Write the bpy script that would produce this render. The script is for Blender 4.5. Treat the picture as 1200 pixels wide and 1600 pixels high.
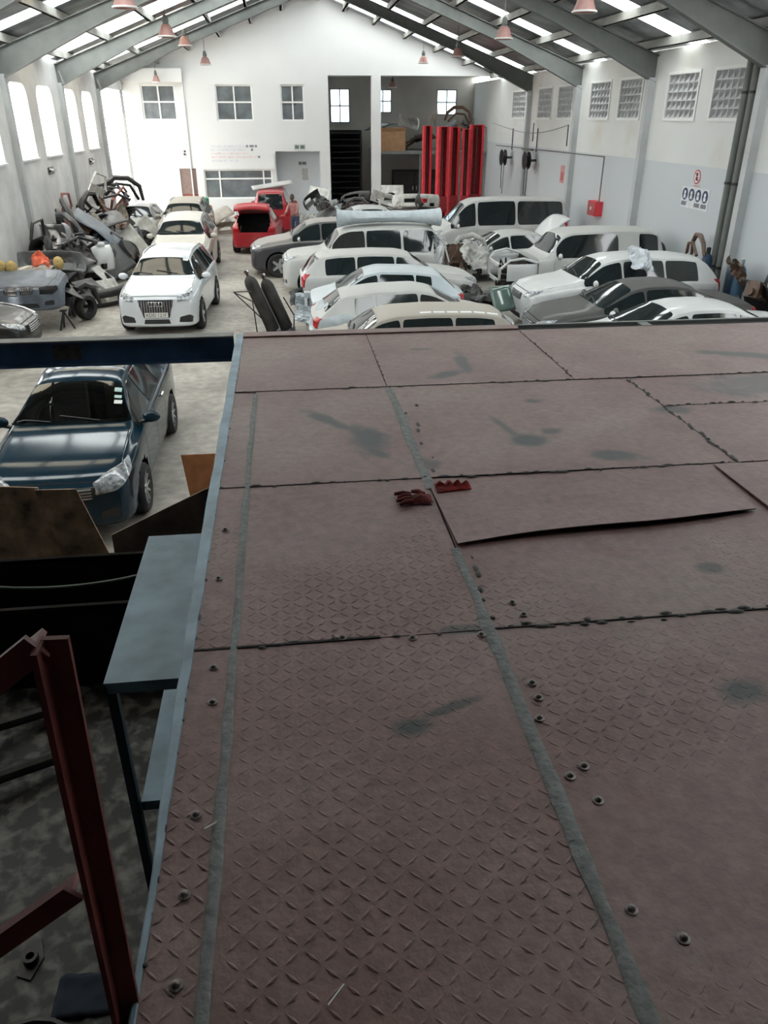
import bpy, bmesh, math, random
import numpy as np
from mathutils import Vector, Matrix, noise
from mathutils.bvhtree import BVHTree
R = math.radians
for o in list(bpy.data.objects): bpy.data.objects.remove(o)
scene = bpy.context.scene
COL = scene.collection

# ------------------------------------------------------------------ camera
CAM_H = 4.5
cam = bpy.data.objects.new('camera', bpy.data.cameras.new('camera'))
COL.objects.link(cam)
cam.location = (0, 0, CAM_H)
cam.rotation_euler = (R(90) - math.atan(617 / 1200.), 0, -R(6.97))
cam.data.sensor_fit = 'VERTICAL'; cam.data.sensor_height = 24; cam.data.lens = 24 * 1200 / 1600.
cam.data.clip_start = .05; cam.data.clip_end = 400
scene.camera = cam
# ------------------------------------------------------------------ sky, sun, exposure
world = bpy.data.worlds.new('sky'); scene.world = world; world.use_nodes = True
bg = world.node_tree.nodes['Background']
bg.inputs['Color'].default_value = (.95, .985, 1, 1); bg.inputs['Strength'].default_value = 11.0
sun = bpy.data.objects.new('sun', bpy.data.lights.new('sun', 'SUN')); COL.objects.link(sun)
sun.data.energy = 14; sun.data.angle = R(2); sun.data.color = (1, .93, .82)
sun.rotation_euler = Vector((.26, .55, -1.0)).to_track_quat('-Z', 'Y').to_euler()
vs = scene.view_settings
vs.view_transform = 'Standard'; vs.look = 'None'; vs.gamma = 1; vs.use_curve_mapping = False; vs.exposure = -0.4

# ------------------------------------------------------------------ hall dimensions
XL, XR, XC = -7.14, 10.71, 1.785
FR = [36.0, 30.0, 24.0, 18.1, 12.1, 6.1, .1, -5.9]      # portal frames
YB, YD, Y0 = 42.0, 47.0, -10.0                          # back wall, deep bay wall, wall behind the viewer
EAVE, SL = 6.05, .37
def zr(x): return EAVE + SL * ((XR - x) if x > XC else (x - XL))   # top of the rafters
# daylight portals in the wall openings help the sky reach the inside
def portal(name, loc, rot, sx, sy):
    l = bpy.data.lights.new(name, 'AREA'); l.shape = 'RECTANGLE'; l.size = sx; l.size_y = sy
    l.cycles.is_portal = True
    o = bpy.data.objects.new(name, l); COL.objects.link(o); o.location = loc; o.rotation_euler = rot
    return o

# ------------------------------------------------------------------ materials
MATS = {}
def mat(name, col, rough=.6, metal=0., var=.12, scale=6., bump=0., bscale=40., coat=0., col2=None, spec=.5, detail=4., dust=None, dustamt=0., coords='Object', trans=0.):
    if name in MATS: return MATS[name]
    m = bpy.data.materials.new(name); m.use_nodes = True; MATS[name] = m
    nt = m.node_tree; N = nt.nodes; L = nt.links; b = N['Principled BSDF']
    b.inputs['Roughness'].default_value = rough; b.inputs['Metallic'].default_value = metal
    b.inputs['Specular IOR Level'].default_value = spec
    b.inputs['Coat Weight'].default_value = coat; b.inputs['Coat Roughness'].default_value = .08
    b.inputs['Transmission Weight'].default_value = trans
    tc = N.new('ShaderNodeTexCoord')
    n = N.new('ShaderNodeTexNoise'); n.inputs['Scale'].default_value = scale; n.inputs['Detail'].default_value = detail
    L.new(tc.outputs[coords], n.inputs['Vector'])
    r = N.new('ShaderNodeValToRGB'); L.new(n.outputs['Fac'], r.inputs['Fac'])
    c1 = [max(0, c * (1 - var)) for c in col]; c2 = col2 or [min(1, c * (1 + var)) for c in col]
    r.color_ramp.elements[0].position = .32; r.color_ramp.elements[1].position = .68
    r.color_ramp.elements[0].color = (*c1, 1); r.color_ramp.elements[1].color = (*c2, 1)
    out = r.outputs['Color']
    if dust:
        g = N.new('ShaderNodeNewGeometry'); sx = N.new('ShaderNodeSeparateXYZ'); L.new(g.outputs['Normal'], sx.inputs[0])
        mr = N.new('ShaderNodeMapRange'); mr.inputs['From Min'].default_value = .35; mr.inputs['From Max'].default_value = .95
        mr.inputs['To Max'].default_value = dustamt; L.new(sx.outputs['Z'], mr.inputs['Value'])
        mx = N.new('ShaderNodeMix'); mx.data_type = 'RGBA'; L.new(mr.outputs[0], mx.inputs['Factor'])
        L.new(out, mx.inputs['A']); mx.inputs['B'].default_value = (*dust, 1); out = mx.outputs['Result']
        ra = N.new('ShaderNodeMath'); ra.operation = 'MULTIPLY_ADD'; L.new(mr.outputs[0], ra.inputs[0]); ra.inputs[1].default_value = .6 - rough * .5; ra.inputs[2].default_value = rough
        L.new(ra.outputs[0], b.inputs['Roughness'])
        rc = N.new('ShaderNodeMath'); rc.operation = 'MULTIPLY_ADD'; L.new(mr.outputs[0], rc.inputs[0]); rc.inputs[1].default_value = -coat; rc.inputs[2].default_value = coat
        L.new(rc.outputs[0], b.inputs['Coat Weight'])
    L.new(out, b.inputs['Base Color'])
    if bump:
        n2 = N.new('ShaderNodeTexNoise'); n2.inputs['Scale'].default_value = bscale; n2.inputs['Detail'].default_value = 5
        L.new(tc.outputs[coords], n2.inputs['Vector'])
        bp = N.new('ShaderNodeBump'); bp.inputs['Strength'].default_value = bump; bp.inputs['Distance'].default_value = .02
        L.new(n2.outputs['Fac'], bp.inputs['Height']); L.new(bp.outputs[0], b.inputs['Normal'])
    return m
def emis(name, col, s):
    m = bpy.data.materials.new(name); m.use_nodes = True; N = m.node_tree.nodes; b = N['Principled BSDF']
    b.inputs['Base Color'].default_value = (*col, 1); b.inputs['Emission Color'].default_value = (*col, 1); b.inputs['Emission Strength'].default_value = s
    return m
def translucent(name, col):
    m = bpy.data.materials.new(name); m.use_nodes = True; nt = m.node_tree; N = nt.nodes; L = nt.links
    for n in list(N): N.remove(n)
    o = N.new('ShaderNodeOutputMaterial'); a = N.new('ShaderNodeBsdfTranslucent'); d = N.new('ShaderNodeBsdfDiffuse'); x = N.new('ShaderNodeMixShader')
    a.inputs[0].default_value = (*col, 1); d.inputs[0].default_value = (*col, 1); x.inputs[0].default_value = .12
    L.new(a.outputs[0], x.inputs[1]); L.new(d.outputs[0], x.inputs[2]); L.new(x.outputs[0], o.inputs[0])
    return m
def clear_glass(name, tint, gloss=.12):
    m = bpy.data.materials.new(name); m.use_nodes = True; nt = m.node_tree; N = nt.nodes; L = nt.links
    for n in list(N): N.remove(n)
    o = N.new('ShaderNodeOutputMaterial'); a = N.new('ShaderNodeBsdfTransparent'); g = N.new('ShaderNodeBsdfGlossy'); x = N.new('ShaderNodeMixShader')
    fr = N.new('ShaderNodeFresnel'); fr.inputs[0].default_value = 1.5
    ma = N.new('ShaderNodeMath'); ma.operation = 'ADD'; ma.inputs[1].default_value = gloss; L.new(fr.outputs[0], ma.inputs[0])
    a.inputs[0].default_value = (*tint, 1); g.inputs['Roughness'].default_value = .03
    L.new(ma.outputs[0], x.inputs[0]); L.new(a.outputs[0], x.inputs[1]); L.new(g.outputs[0], x.inputs[2]); L.new(x.outputs[0], o.inputs[0])
    return m

M_white = mat('white_painted_wall', (.80, .81, .80), .8, var=.05, scale=.6, bump=.08, bscale=8, coords='Object')
M_back = mat('bright_white_wall', (.72, .73, .73), .8, var=.03, scale=.5)
M_grey = mat('pale_grey_wall', (.62, .65, .68), .8, var=.06, scale=.8)
M_lwall = mat('stained_white_wall', (.66, .66, .66), .85, var=.14, scale=1.2, bump=.1, bscale=6)
M_steel = mat('grey_green_steel', (.145, .155, .148), .55, var=.12, scale=3)
M_purlin = mat('purlin_steel', (.30, .30, .28), .6, var=.2, scale=2)
M_sheet = mat('galvanised_sheet', (.32, .34, .35), .42, metal=.75, var=.35, scale=.9, bump=.05)
M_aged = translucent('aged_translucent_sheet', (.42, .38, .30))
M_sky = translucent('translucent_sheet', (.88, .92, .92))
M_frame = mat('white_window_frame', (.82, .83, .82), .5, var=.03)
M_dark = mat('dark_rubber', (.018, .018, .019), .75, var=.3)
M_black = mat('black_plastic', (.025, .026, .028), .45, var=.3)
M_void = mat('dark_interior', (.012, .012, .013), .9, var=.2)
M_glassdark = mat('dark_tinted_glass', (.012, .018, .02), .06, var=.2, spec=.7)
M_glassroom = mat('office_window_glass', (.16, .18, .19), .08, var=.3, scale=1.5, spec=.6)
M_chrome = mat('bright_metal', (.62, .63, .64), .25, metal=.9, var=.1)
M_alloy = mat('alloy_silver', (.5, .51, .52), .35, metal=.7, var=.1)
M_lamp = mat('headlamp_lens', (.30, .32, .34), .10, var=.75, scale=16, spec=.8)
M_red = mat('lift_red', (.78, .055, .075), .45, var=.15, scale=4)
M_blackfab = mat('black_cloth', (.02, .02, .022), .95, var=.3)

# ------------------------------------------------------------------ mesh helpers
class MB:
    def __init__(s): s.v = []; s.f = []; s.smooth = False
    def add(s, vs, fs):
        n = len(s.v); s.v += [tuple(v) for v in vs]; s.f += [tuple(i + n for i in f) for f in fs]; return s
    def box(s, x0, x1, y0, y1, z0, z1):
        v = [(x, y, z) for z in (z0, z1) for y in (y0, y1) for x in (x0, x1)]
        return s.add(v, [(0, 2, 3, 1), (4, 5, 7, 6), (0, 1, 5, 4), (2, 6, 7, 3), (0, 4, 6, 2), (1, 3, 7, 5)])
    def obox(s, c, sx, sy, sz, rot=(0, 0, 0)):
        m = Matrix.Translation(c) @ __import__('mathutils').Euler(rot).to_matrix().to_4x4()
        v = [m @ Vector((x * sx / 2, y * sy / 2, z * sz / 2)) for z in (-1, 1) for y in (-1, 1) for x in (-1, 1)]
        return s.add(v, [(0, 2, 3, 1), (4, 5, 7, 6), (0, 1, 5, 4), (2, 6, 7, 3), (0, 4, 6, 2), (1, 3, 7, 5)])
    def bar(s, a, b, w, h=None, up=(0, 0, 1)):
        a = Vector(a); b = Vector(b); h = h or w; d = (b - a).normalized(); u = Vector(up)
        if abs(d.dot(u)) > .98: u = Vector((1, 0, 0))
        x = d.cross(u).normalized(); y = x.cross(d).normalized()
        v = [p + x * i * w / 2 + y * j * h / 2 for p in (a, b) for j in (-1, 1) for i in (-1, 1)]
        return s.add(v, [(0, 2, 3, 1), (4, 5, 7, 6), (0, 1, 5, 4), (2, 6, 7, 3), (0, 4, 6, 2), (1, 3, 7, 5)])
    def tube(s, pts, r, n=8, cap=True):
        pts = [Vector(p) for p in pts]; k = len(pts); rr = r if isinstance(r, (list, tuple)) else [r] * k
        vs = []; px = None
        for i, p in enumerate(pts):
            d = (pts[min(i + 1, k - 1)] - pts[max(i - 1, 0)]).normalized()
            if px is None:
                u = Vector((0, 0, 1)) if abs(d.z) < .9 else Vector((1, 0, 0)); px = d.cross(u).normalized()
            px = (px - d * px.dot(d)).normalized(); py = d.cross(px)
            vs += [p + (px * math.cos(2 * math.pi * j / n) + py * math.sin(2 * math.pi * j / n)) * rr[i] for j in range(n)]
        fs = [(i * n + j, i * n + (j + 1) % n, (i + 1) * n + (j + 1) % n, (i + 1) * n + j) for i in range(k - 1) for j in range(n)]
        if cap: fs += [tuple(range(n - 1, -1, -1)), tuple((k - 1) * n + j for j in range(n))]
        s.smooth = True
        return s.add(vs, fs)
    def lathe(s, prof, c=(0, 0, 0), n=16, axis='z'):
        vs = []; c = Vector(c)
        for (r, h) in prof:
            for j in range(n):
                a = 2 * math.pi * j / n; x, y = r * math.cos(a), r * math.sin(a)
                vs.append(c + (Vector((x, y, h)) if axis == 'z' else Vector((x, h, y)) if axis == 'y' else Vector((h, x, y))))
        k = len(prof)
        fs = [(i * n + j, i * n + (j + 1) % n, (i + 1) * n + (j + 1) % n, (i + 1) * n + j) for i in range(k - 1) for j in range(n)]
        s.smooth = True
        return s.add(vs, fs)
    def disc(s, c, r, n=16, axis='z'):
        c = Vector(c); vs = []
        for j in range(n):
            a = 2 * math.pi * j / n; x, y = r * math.cos(a), r * math.sin(a)
            vs.append(c + (Vector((x, y, 0)) if axis == 'z' else Vector((x, 0, y)) if axis == 'y' else Vector((0, x, y))))
        return s.add(vs, [tuple(range(n))])
    def prism(s, poly, z0, z1):
        n = len(poly); vs = [(x, y, z0) for x, y in poly] + [(x, y, z1) for x, y in poly]
        return s.add(vs, [tuple(range(n - 1, -1, -1)), tuple(range(n, 2 * n))] + [(i, (i + 1) % n, n + (i + 1) % n, n + i) for i in range(n)])
    def prism_m(s, poly, t, m):                    # polygon in local xy, thickness t along z, placed by matrix
        n = len(poly); vs = [m @ Vector((x, y, -t / 2)) for x, y in poly] + [m @ Vector((x, y, t / 2)) for x, y in poly]
        return s.add(vs, [tuple(range(n - 1, -1, -1)), tuple(range(n, 2 * n))] + [(i, (i + 1) % n, n + (i + 1) % n, n + i) for i in range(n)])
    def grid(s, nu, nv, fn):
        vs = [fn(i / nu, j / nv) for i in range(nu + 1) for j in range(nv + 1)]; w = nv + 1
        return s.add(vs, [(i * w + j, (i + 1) * w + j, (i + 1) * w + j + 1, i * w + j + 1) for i in range(nu) for j in range(nv)])
    def mesh(s, name, m=None, smooth=None):
        me = bpy.data.meshes.new(name); me.from_pydata(s.v, [], s.f); me.update()
        if m: me.materials.append(m)
        if s.smooth if smooth is None else smooth:
            me.shade_smooth()
            try: me.set_sharp_from_angle(angle=R(38))
            except Exception: pass
        return me
def obj(name, mb, m=None, parent=None, smooth=None):
    me = mb.mesh(name, m, smooth) if isinstance(mb, MB) else mb
    o = bpy.data.objects.new(name, me); COL.objects.link(o)
    if parent: o.parent = parent
    return o
def empty(name, loc=(0, 0, 0), rz=0, rot=None):
    o = bpy.data.objects.new(name, None); COL.objects.link(o); o.location = loc; o.empty_display_size = .2
    o.rotation_euler = rot or (0, 0, rz); return o
def tag(o, label, cat, group=None, kind=None):
    o['label'] = label; o['category'] = cat
    if group: o['group'] = group
    if kind: o['kind'] = kind
    return o
def struct(o, label=None):
    o['kind'] = 'structure'
    if label: o['label'] = label
    return o
def cpy(o, parent=None, loc=None, rot=None):
    c = o.copy(); COL.objects.link(c)
    if parent: c.parent = parent
    if loc is not None: c.location = loc
    if rot is not None: c.rotation_euler = rot
    return c
def copy_tree(o, parent=None):
    c = o.copy(); COL.objects.link(c); c.parent = parent
    for ch in list(o.children): copy_tree(ch, c)
    return c
def textmesh(s, size, depth=.003):
    cu = bpy.data.curves.new('lettering', 'FONT'); cu.body = s; cu.size = size; cu.extrude = depth; cu.align_x = 'CENTER'; cu.align_y = 'CENTER'; cu.resolution_u = 2
    t = bpy.data.objects.new('lettering', cu); COL.objects.link(t)
    bpy.context.view_layer.update()
    me = bpy.data.meshes.new_from_object(t.evaluated_get(bpy.context.evaluated_depsgraph_get()))
    bpy.data.objects.remove(t); bpy.data.curves.remove(cu); return me
def solidify(o, t):
    md = o.modifiers.new('thickness', 'SOLIDIFY'); md.thickness = t; md.offset = 0; return o

def wall_mb(a0, a1, z0, z1, ops, put):
    """wall panel with rectangular openings ops=(a,b,za,zb); put(mb,a0,a1,z0,z1) adds one block"""
    mb = MB(); xs = sorted({a0, a1, *[o[0] for o in ops], *[o[1] for o in ops]})
    xs = [x for x in xs if a0 <= x <= a1]
    for i in range(len(xs) - 1):
        l, r = xs[i], xs[i + 1]; mid = (l + r) / 2; z = z0
        for o in sorted([o for o in ops if o[0] < mid < o[1]], key=lambda o: o[2]):
            if o[2] > z: put(mb, l, r, z, o[2])
            z = o[3]
        if z < z1: put(mb, l, r, z, z1)
    return mb
# ================================================================== THE SETTING
# floor
M_floor = bpy.data.materials.new('worn_concrete_floor'); M_floor.use_nodes = True
def build_floor_mat():
    nt = M_floor.node_tree; N = nt.nodes; L = nt.links; b = N['Principled BSDF']
    g = N.new('ShaderNodeNewGeometry'); 
    def nz(sc, det=6, dist=0):
        n = N.new('ShaderNodeTexNoise'); n.inputs['Scale'].default_value = sc; n.inputs['Detail'].default_value = det; n.inputs['Distortion'].default_value = dist
        L.new(g.outputs['Position'], n.inputs['Vector']); return n
    n1 = nz(.55, 8, .6); r1 = N.new('ShaderNodeValToRGB'); L.new(n1.outputs['Fac'], r1.inputs[0])
    e = r1.color_ramp.elements; e[0].position = .34; e[0].color = (.25, .228, .20, 1); e[1].position = .62; e[1].color = (.44, .41, .37, 1)
    n2 = nz(5.5, 8, .1); r2 = N.new('ShaderNodeValToRGB'); L.new(n2.outputs['Fac'], r2.inputs[0])
    e = r2.color_ramp.elements; e[0].position = .35; e[0].color = (.75, .75, .75, 1); e[1].position = .65; e[1].color = (1.1, 1.1, 1.08, 1)
    mu = N.new('ShaderNodeMix'); mu.data_type = 'RGBA'; mu.blend_type = 'MULTIPLY'; mu.inputs['Factor'].default_value = 1
    L.new(r1.outputs[0], mu.inputs['A']); L.new(r2.outputs[0], mu.inputs['B'])
    # oil-soaked working area by the stairs: black grease with paler scuffs
    n3 = nz(8.0, 10, .3); r3 = N.new('ShaderNodeValToRGB'); L.new(n3.outputs['Fac'], r3.inputs[0])
    e = r3.color_ramp.elements; e[0].position = .46; e[0].color = (.012, .011, .009, 1); e[1].position = .68; e[1].color = (.15, .142, .122, 1)
    sp = N.new('ShaderNodeSeparateXYZ'); L.new(g.outputs['Position'], sp.inputs[0])
    n4 = nz(.8, 4); ad = N.new('ShaderNodeMath'); ad.operation = 'MULTIPLY_ADD'; L.new(n4.outputs['Fac'], ad.inputs[0]); ad.inputs[1].default_value = 1.6; L.new(sp.outputs['Y'], ad.inputs[2])
    mr = N.new('ShaderNodeMapRange'); L.new(ad.outputs[0], mr.inputs['Value']); mr.inputs['From Min'].default_value = 7.4; mr.inputs['From Max'].default_value = 8.6; mr.inputs['To Min'].default_value = 1; mr.inputs['To Max'].default_value = 0
    mx = N.new('ShaderNodeMix'); mx.data_type = 'RGBA'; L.new(mr.outputs[0], mx.inputs['Factor']); L.new(mu.outputs['Result'], mx.inputs['A']); L.new(r3.outputs[0], mx.inputs['B'])
    L.new(mx.outputs['Result'], b.inputs['Base Color']); b.inputs['Roughness'].default_value = .62
    bp = N.new('ShaderNodeBump'); bp.inputs['Strength'].default_value = .15; bp.inputs['Distance'].default_value = .02; L.new(n2.outputs['Fac'], bp.inputs['Height']); L.new(bp.outputs[0], b.inputs['Normal'])
build_floor_mat()
struct(obj('floor', MB().box(XL - .25, XR + .25, Y0, YD + .3, -.2, 0), M_floor), 'worn grey concrete workshop floor')
M_yard = mat('yard_ground', (.5, .47, .42), .9, var=.15, scale=.4)
struct(obj('yard', MB().box(-60, XL - .26, -40, 90, -.3, -.08), M_yard), 'pale ground of the yard outside the left wall')
struct(obj('yard', MB().box(XR + .3, 60, -40, 90, -.3, -.08), M_yard), 'pale ground outside the right wall')
# neighbouring building seen through the left openings
nb = struct(empty('neighbouring_building', (-17, 33, -.08)), 'beige neighbouring building beyond the left window openings')
M_beige = mat('beige_render', (.40, .34, .28), .9, var=.08, scale=.6)
def nbput(mb, l, r, a, c): mb.box(-.3, 0, l, r, a, c)
nops = [(-16 + 4 * i, -14.4 + 4 * i, 1.1 + 2.9 * j, 2.4 + 2.9 * j) for i in range(9) for j in range(2)]
obj('outer_wall', wall_mb(-18, 20, 0, 5.7, nops, nbput), M_beige, nb)
obj('parapet', MB().box(-.4, .12, -18.1, 20.1, 5.7, 6.0), M_white, nb)
_pane = MB().box(-.22, -.18, 0, 1.6, 0, 1.3).mesh('pane', M_glassdark)
for (a, b_, c, d_) in nops:
    p = obj('window_pane', _pane, None, nb); p.location = (0, a, c)

# left wall with tall openings
LW = []
for k in range(len(FR) - 1):
    a = FR[k + 1]
    if a < 5: continue
    LW += [(a + .45, a + 2.15, 3.42, 5.36), (a + 3.15, a + 4.95, 3.42, 5.36)]
def lput(mb, l, r, a, c): mb.box(XL - .2, XL, l, r, a, c)
wl = wall_mb(Y0, 36.0, 0, EAVE + .1, LW, lput)
for (a, b, z0, z1) in LW:                      # rounded upper corners of the openings
    for s, e in ((a, 1), (b, -1)):
        rr = .38; arc = [(rr - rr * math.cos(R(t)), z1 - rr + rr * math.sin(R(t))) for t in range(0, 91, 18)]
        poly = [(0, z1)] + arc
        n = len(poly); vs_ = [(XL - .2, s + e * p, q) for p, q in poly] + [(XL, s + e * p, q) for p, q in poly]
        wl.add(vs_, [tuple(range(n)), tuple(range(2 * n - 1, n - 1, -1))] + [(i, (i + 1) % n, n + (i + 1) % n, n + i) for i in range(n)])
wleft = struct(obj('wall_left', wl, M_lwall), 'stained white left wall with tall open window bays')
_sill = MB().box(-.03, .06, 0, 1.9, -.05, 0).mesh('window_sill', M_white)
for (a, b, z0, z1) in LW:
    s = obj('window_sill', _sill, None, wleft); s.location = (XL, a - .05, z0 + .01)
    s.scale.y = (b - a + .1) / 1.9
    portal('daylight_portal', (XL - .1, (a + b) / 2, (z0 + z1) / 2), (0, R(-90), 0), z1 - z0, b - a)
# small cable lamps on the left wall
for y in (27.2, 33.0, 21.2):
    b = tag(empty('bulkhead_lamp', (XL + .004, y, 3.02)), {27.2: 'oval grey bulkhead lamp on left wall between second pair of openings', 33.0: 'oval grey bulkhead lamp on left wall under farthest openings', 21.2: 'oval grey bulkhead lamp on left wall nearest the viewer'}[y], 'wall lamp')
    obj('base', MB().box(0, .03, -.3, .3, -.1, .1), M_steel, b); mbx = MB()
    mbx.grid(10, 6, lambda u, v: (.03 + .09 * math.sin(math.pi * v), -.27 + .54 * u, (-.08 + .16 * v) * (1 - .5 * abs(2 * u - 1) ** 3)))
    obj('lens', mbx, M_lamp, b, True)
# open end bay between the left wall and the back wall: gate posts
portal('daylight_portal', (XL - .1, 39.0, 2.8), (0, R(-90), 0), 5.4, 5.6)
struct(obj('lintel', MB().box(XL - .2, XL, 36.0, YB, 5.6, EAVE + .1), M_lwall), 'beam over the open side bay')
gp = tag(empty('gate_post', (XL + .05, 41.2, 0)), 'slim grey post in the open side bay by the back wall', 'post')
obj('shaft', MB().box(-.06, .06, -.06, .06, 0, 5.6), M_steel, gp); obj('base_plate', MB().box(-.13, .13, -.13, .13, 0, .02), M_steel, gp)

# right wall with breeze-block vents
RV = []
for k in range(len(FR) - 1):
    a = FR[k + 1]
    if a < 5: continue
    RV += [(a + .75, a + 2.35, 4.48, 5.52), (a + 3.2, a + 4.9, 4.48, 5.52)]
RV += [(36.8, 38.9, 4.48, 5.5)]
def rput(mb, l, r, a, c): mb.box(XR, XR + .22, l, r, a, c)
def wall_right_mat():
    m = mat('right_wall_paint', (.70, .71, .70), .75, var=.04, scale=.5); nt = m.node_tree; N = nt.nodes; L = nt.links; b = N['Principled BSDF']
    g = N.new('ShaderNodeNewGeometry'); s = N.new('ShaderNodeSeparateXYZ'); L.new(g.outputs['Position'], s.inputs[0])
    gt = N.new('ShaderNodeMath'); gt.operation = 'LESS_THAN'; gt.inputs[1].default_value = 3.38; L.new(s.outputs['Z'], gt.inputs[0])
    src = b.inputs['Base Color'].links[0].from_socket
    n = N.new('ShaderNodeTexNoise'); n.inputs['Scale'].default_value = .45; n.inputs['Detail'].default_value = 6; L.new(g.outputs['Position'], n.inputs['Vector'])
    rp = N.new('ShaderNodeValToRGB'); rp.color_ramp.elements[0].position = .55; rp.color_ramp.elements[1].position = .78; rp.color_ramp.elements[0].color = (1, 1, 1, 1); rp.color_ramp.elements[1].color = (.80, .74, .64, 1)
    L.new(n.outputs['Fac'], rp.inputs[0])
    m1 = N.new('ShaderNodeMix'); m1.data_type = 'RGBA'; m1.blend_type = 'MULTIPLY'; m1.inputs['Factor'].default_value = .8; L.new(src, m1.inputs['A']); L.new(rp.outputs[0], m1.inputs['B'])
    m2 = N.new('ShaderNodeMix'); m2.data_type = 'RGBA'; L.new(gt.outputs[0], m2.inputs['Factor']); L.new(m1.outputs['Result'], m2.inputs['A']); m2.inputs['B'].default_value = (.57, .60, .625, 1)
    L.new(m2.outputs['Result'], b.inputs['Base Color']); return m
wright = struct(obj('wall_right', wall_mb(Y0, YD, 0, EAVE + .1, RV, rput), wall_right_mat()), 'white right wall with a pale blue-grey lower band')
M_vent = mat('vent_block_concrete', (.55, .56, .57), .85, var=.1)
def vent_block():
    mb = MB(); t = .014
    mb.box(0, .16, -.5, .5, .5 - t * 4, .5); mb.box(0, .16, -.5, .5, -.5, -.5 + t * 4); mb.box(0, .16, -.5, -.5 + t * 4, -.5, .5); mb.box(0, .16, .5 - t * 4, .5, -.5, .5)
    # sloping baffle inside the block
    mb.add([(.02, -.46, -.46), (.02, .46, -.46), (.14, .46, .4), (.14, -.46, .4)], [(0, 1, 2, 3)])
    return mb.mesh('vent_block', M_vent)
_vb = vent_block()
for (a, b, z0, z1) in RV:
    if a < 17: continue
    v = obj('vent_frame', MB().box(-.03, .02, a - .07, b + .07, z0 - .07, z0).box(-.03, .02, a - .07, b + .07, z1, z1 + .07).box(-.03, .02, a - .07, a, z0, z1).box(-.03, .02, b, b + .07, z0, z1), M_white, wright); v.location.x = XR
    nc, nr = 6, 5; dy, dz = (b - a) / nc, (z1 - z0) / nr
    for i in range(nc):
        for j in range(nr):
            o = obj('vent_block', _vb, None, v); o.location = (0, a + (i + .5) * dy, z0 + (j + .5) * dz); o.scale = (1, dy, dz)
struct(obj('wall_near', MB().box(XL - .2, XR + .2, Y0 - .2, Y0, 0, 10), M_white), 'white end wall behind the viewer')

# back wall: gable with windows, recess and the tall opening to the deep bay
def gx(n): return n
BWIN = [(-6.34, -4.77, 4.36, 5.86), (-2.91, -1.18, 4.34, 5.87), (.15, 1.28, 4.33, 5.88)]
DOOR = (-4.95, -4.15, 0, 2.30); BIGW = (-3.8, -.46, .86, 2.21); REC = (-.25, 1.95, 0, 3.0); OPN = (2.44, XR, 0, 6.27)
def bput(mb, l, r, a, c): mb.box(l, r, YB, YB + .25, a, c)
bw = wall_mb(XL, XR, 0, 6.5, BWIN + [DOOR, BIGW, REC, OPN], bput)
bw.add([(XL, YB, 6.5), (XR, YB, 6.5), (XR, YB, EAVE + .3), (XC, YB, zr(XC) + .35), (XL, YB, EAVE + .3), (XL, YB + .25, 6.5), (XR, YB + .25, 6.5), (XC, YB + .25, zr(XC) + .35)],
       [(0, 1, 3), (5, 7, 6), (0, 3, 7, 5), (1, 6, 7, 3)])
wback = struct(obj('wall_back', bw, M_back), 'white gable end wall with office windows')
obj('recess_panel', MB().box(REC[0], REC[1], YB + .9, YB + 1.0, 0, 3.0).box(REC[0], REC[0] + .02, YB + .25, YB + .9, 0, 3).box(REC[1] - .02, REC[1], YB + .25, YB + .9, 0, 3).box(REC[0], REC[1], YB + .25, YB + .9, 2.98, 3.0), M_grey, wback)
obj('canopy_ledge', MB().box(-.55, -.3, YB - .12, YB, 2.2, 2.9), M_back, wback)
obj('pier', MB().box(XL, -4.35, YB - .35, YB - .002, 5.95, 6.5).box(-4.42, -4.36, YB - .08, YB - .002, 0, 6.5), M_back, wback)
def window(n, x0, x1, z0, z1, y, nx, nz, glass, fr=M_frame, t=.07, rows=None):
    w = struct(empty('window_%d' % n, ((x0 + x1) / 2, y, z0)), None)
    hw = (x1 - x0) / 2; h = z1 - z0; f = MB()
    f.box(-hw, hw, -.02, .08, 0, t).box(-hw, hw, -.02, .08, h - t, h).box(-hw, -hw + t, -.02, .08, t, h - t).box(hw - t, hw, -.02, .08, t, h - t)
    xs = [-hw + 2 * hw * i / nx for i in range(nx + 1)] if isinstance(nx, int) else [-hw + 2 * hw * c for c in nx]
    zs = [h * i / nz for i in range(nz + 1)] if isinstance(nz, int) else [h * c for c in nz]
    for x in xs[1:-1]: f.box(x - t / 2, x + t / 2, -.018, .078, t, h - t)
    for z in zs[1:-1]: f.box(-hw + t, hw - t, -.016, .076, z - t / 2, z + t / 2)
    obj('window_frame', f, fr, w)
    for i in range(len(xs) - 1):
        for j in range(len(zs) - 1):
            obj('pane', MB().box(xs[i] + .01, xs[i + 1] - .01, .03, .04, zs[j] + .01, zs[j + 1] - .01), glass, w)
    return w
for i, (a, b, c, d) in enumerate(BWIN):
    w = window(i + 1, a, b, c, d, YB + .1, 2, [0, .52, 1], M_glassroom)
    w['label'] = ['four-pane upper window at the left end of the back wall', 'four-pane upper window in the middle of the back wall', 'narrow four-pane upper window beside the tall opening'][i]
    if i < 2:
        M_cur = mat('pale_curtain', (.5, .49, .45), .9, var=.1)
w = window(4, *BIGW, YB + .1, [0, .225, .87, 1], [0, .68, 1], M_glassroom); w['label'] = 'long white-framed office window beside the door'
struct(obj('office_backing', MB().box(XL, 2.3, YB + 2.4, YB + 2.5, 0, 6.4).box(XL, 2.3, YB + .26, YB + 2.4, 3.25, 3.35), mat('office_inside', (.28, .28, .27), .9)), 'office rooms behind the back wall')
d1 = struct(empty('door_1', (-4.55, YB + .05, 0)), 'dark red-brown office door standing half open')
M_door = mat('red_brown_door', (.26, .07, .045), .5, var=.2, scale=3)
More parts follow.
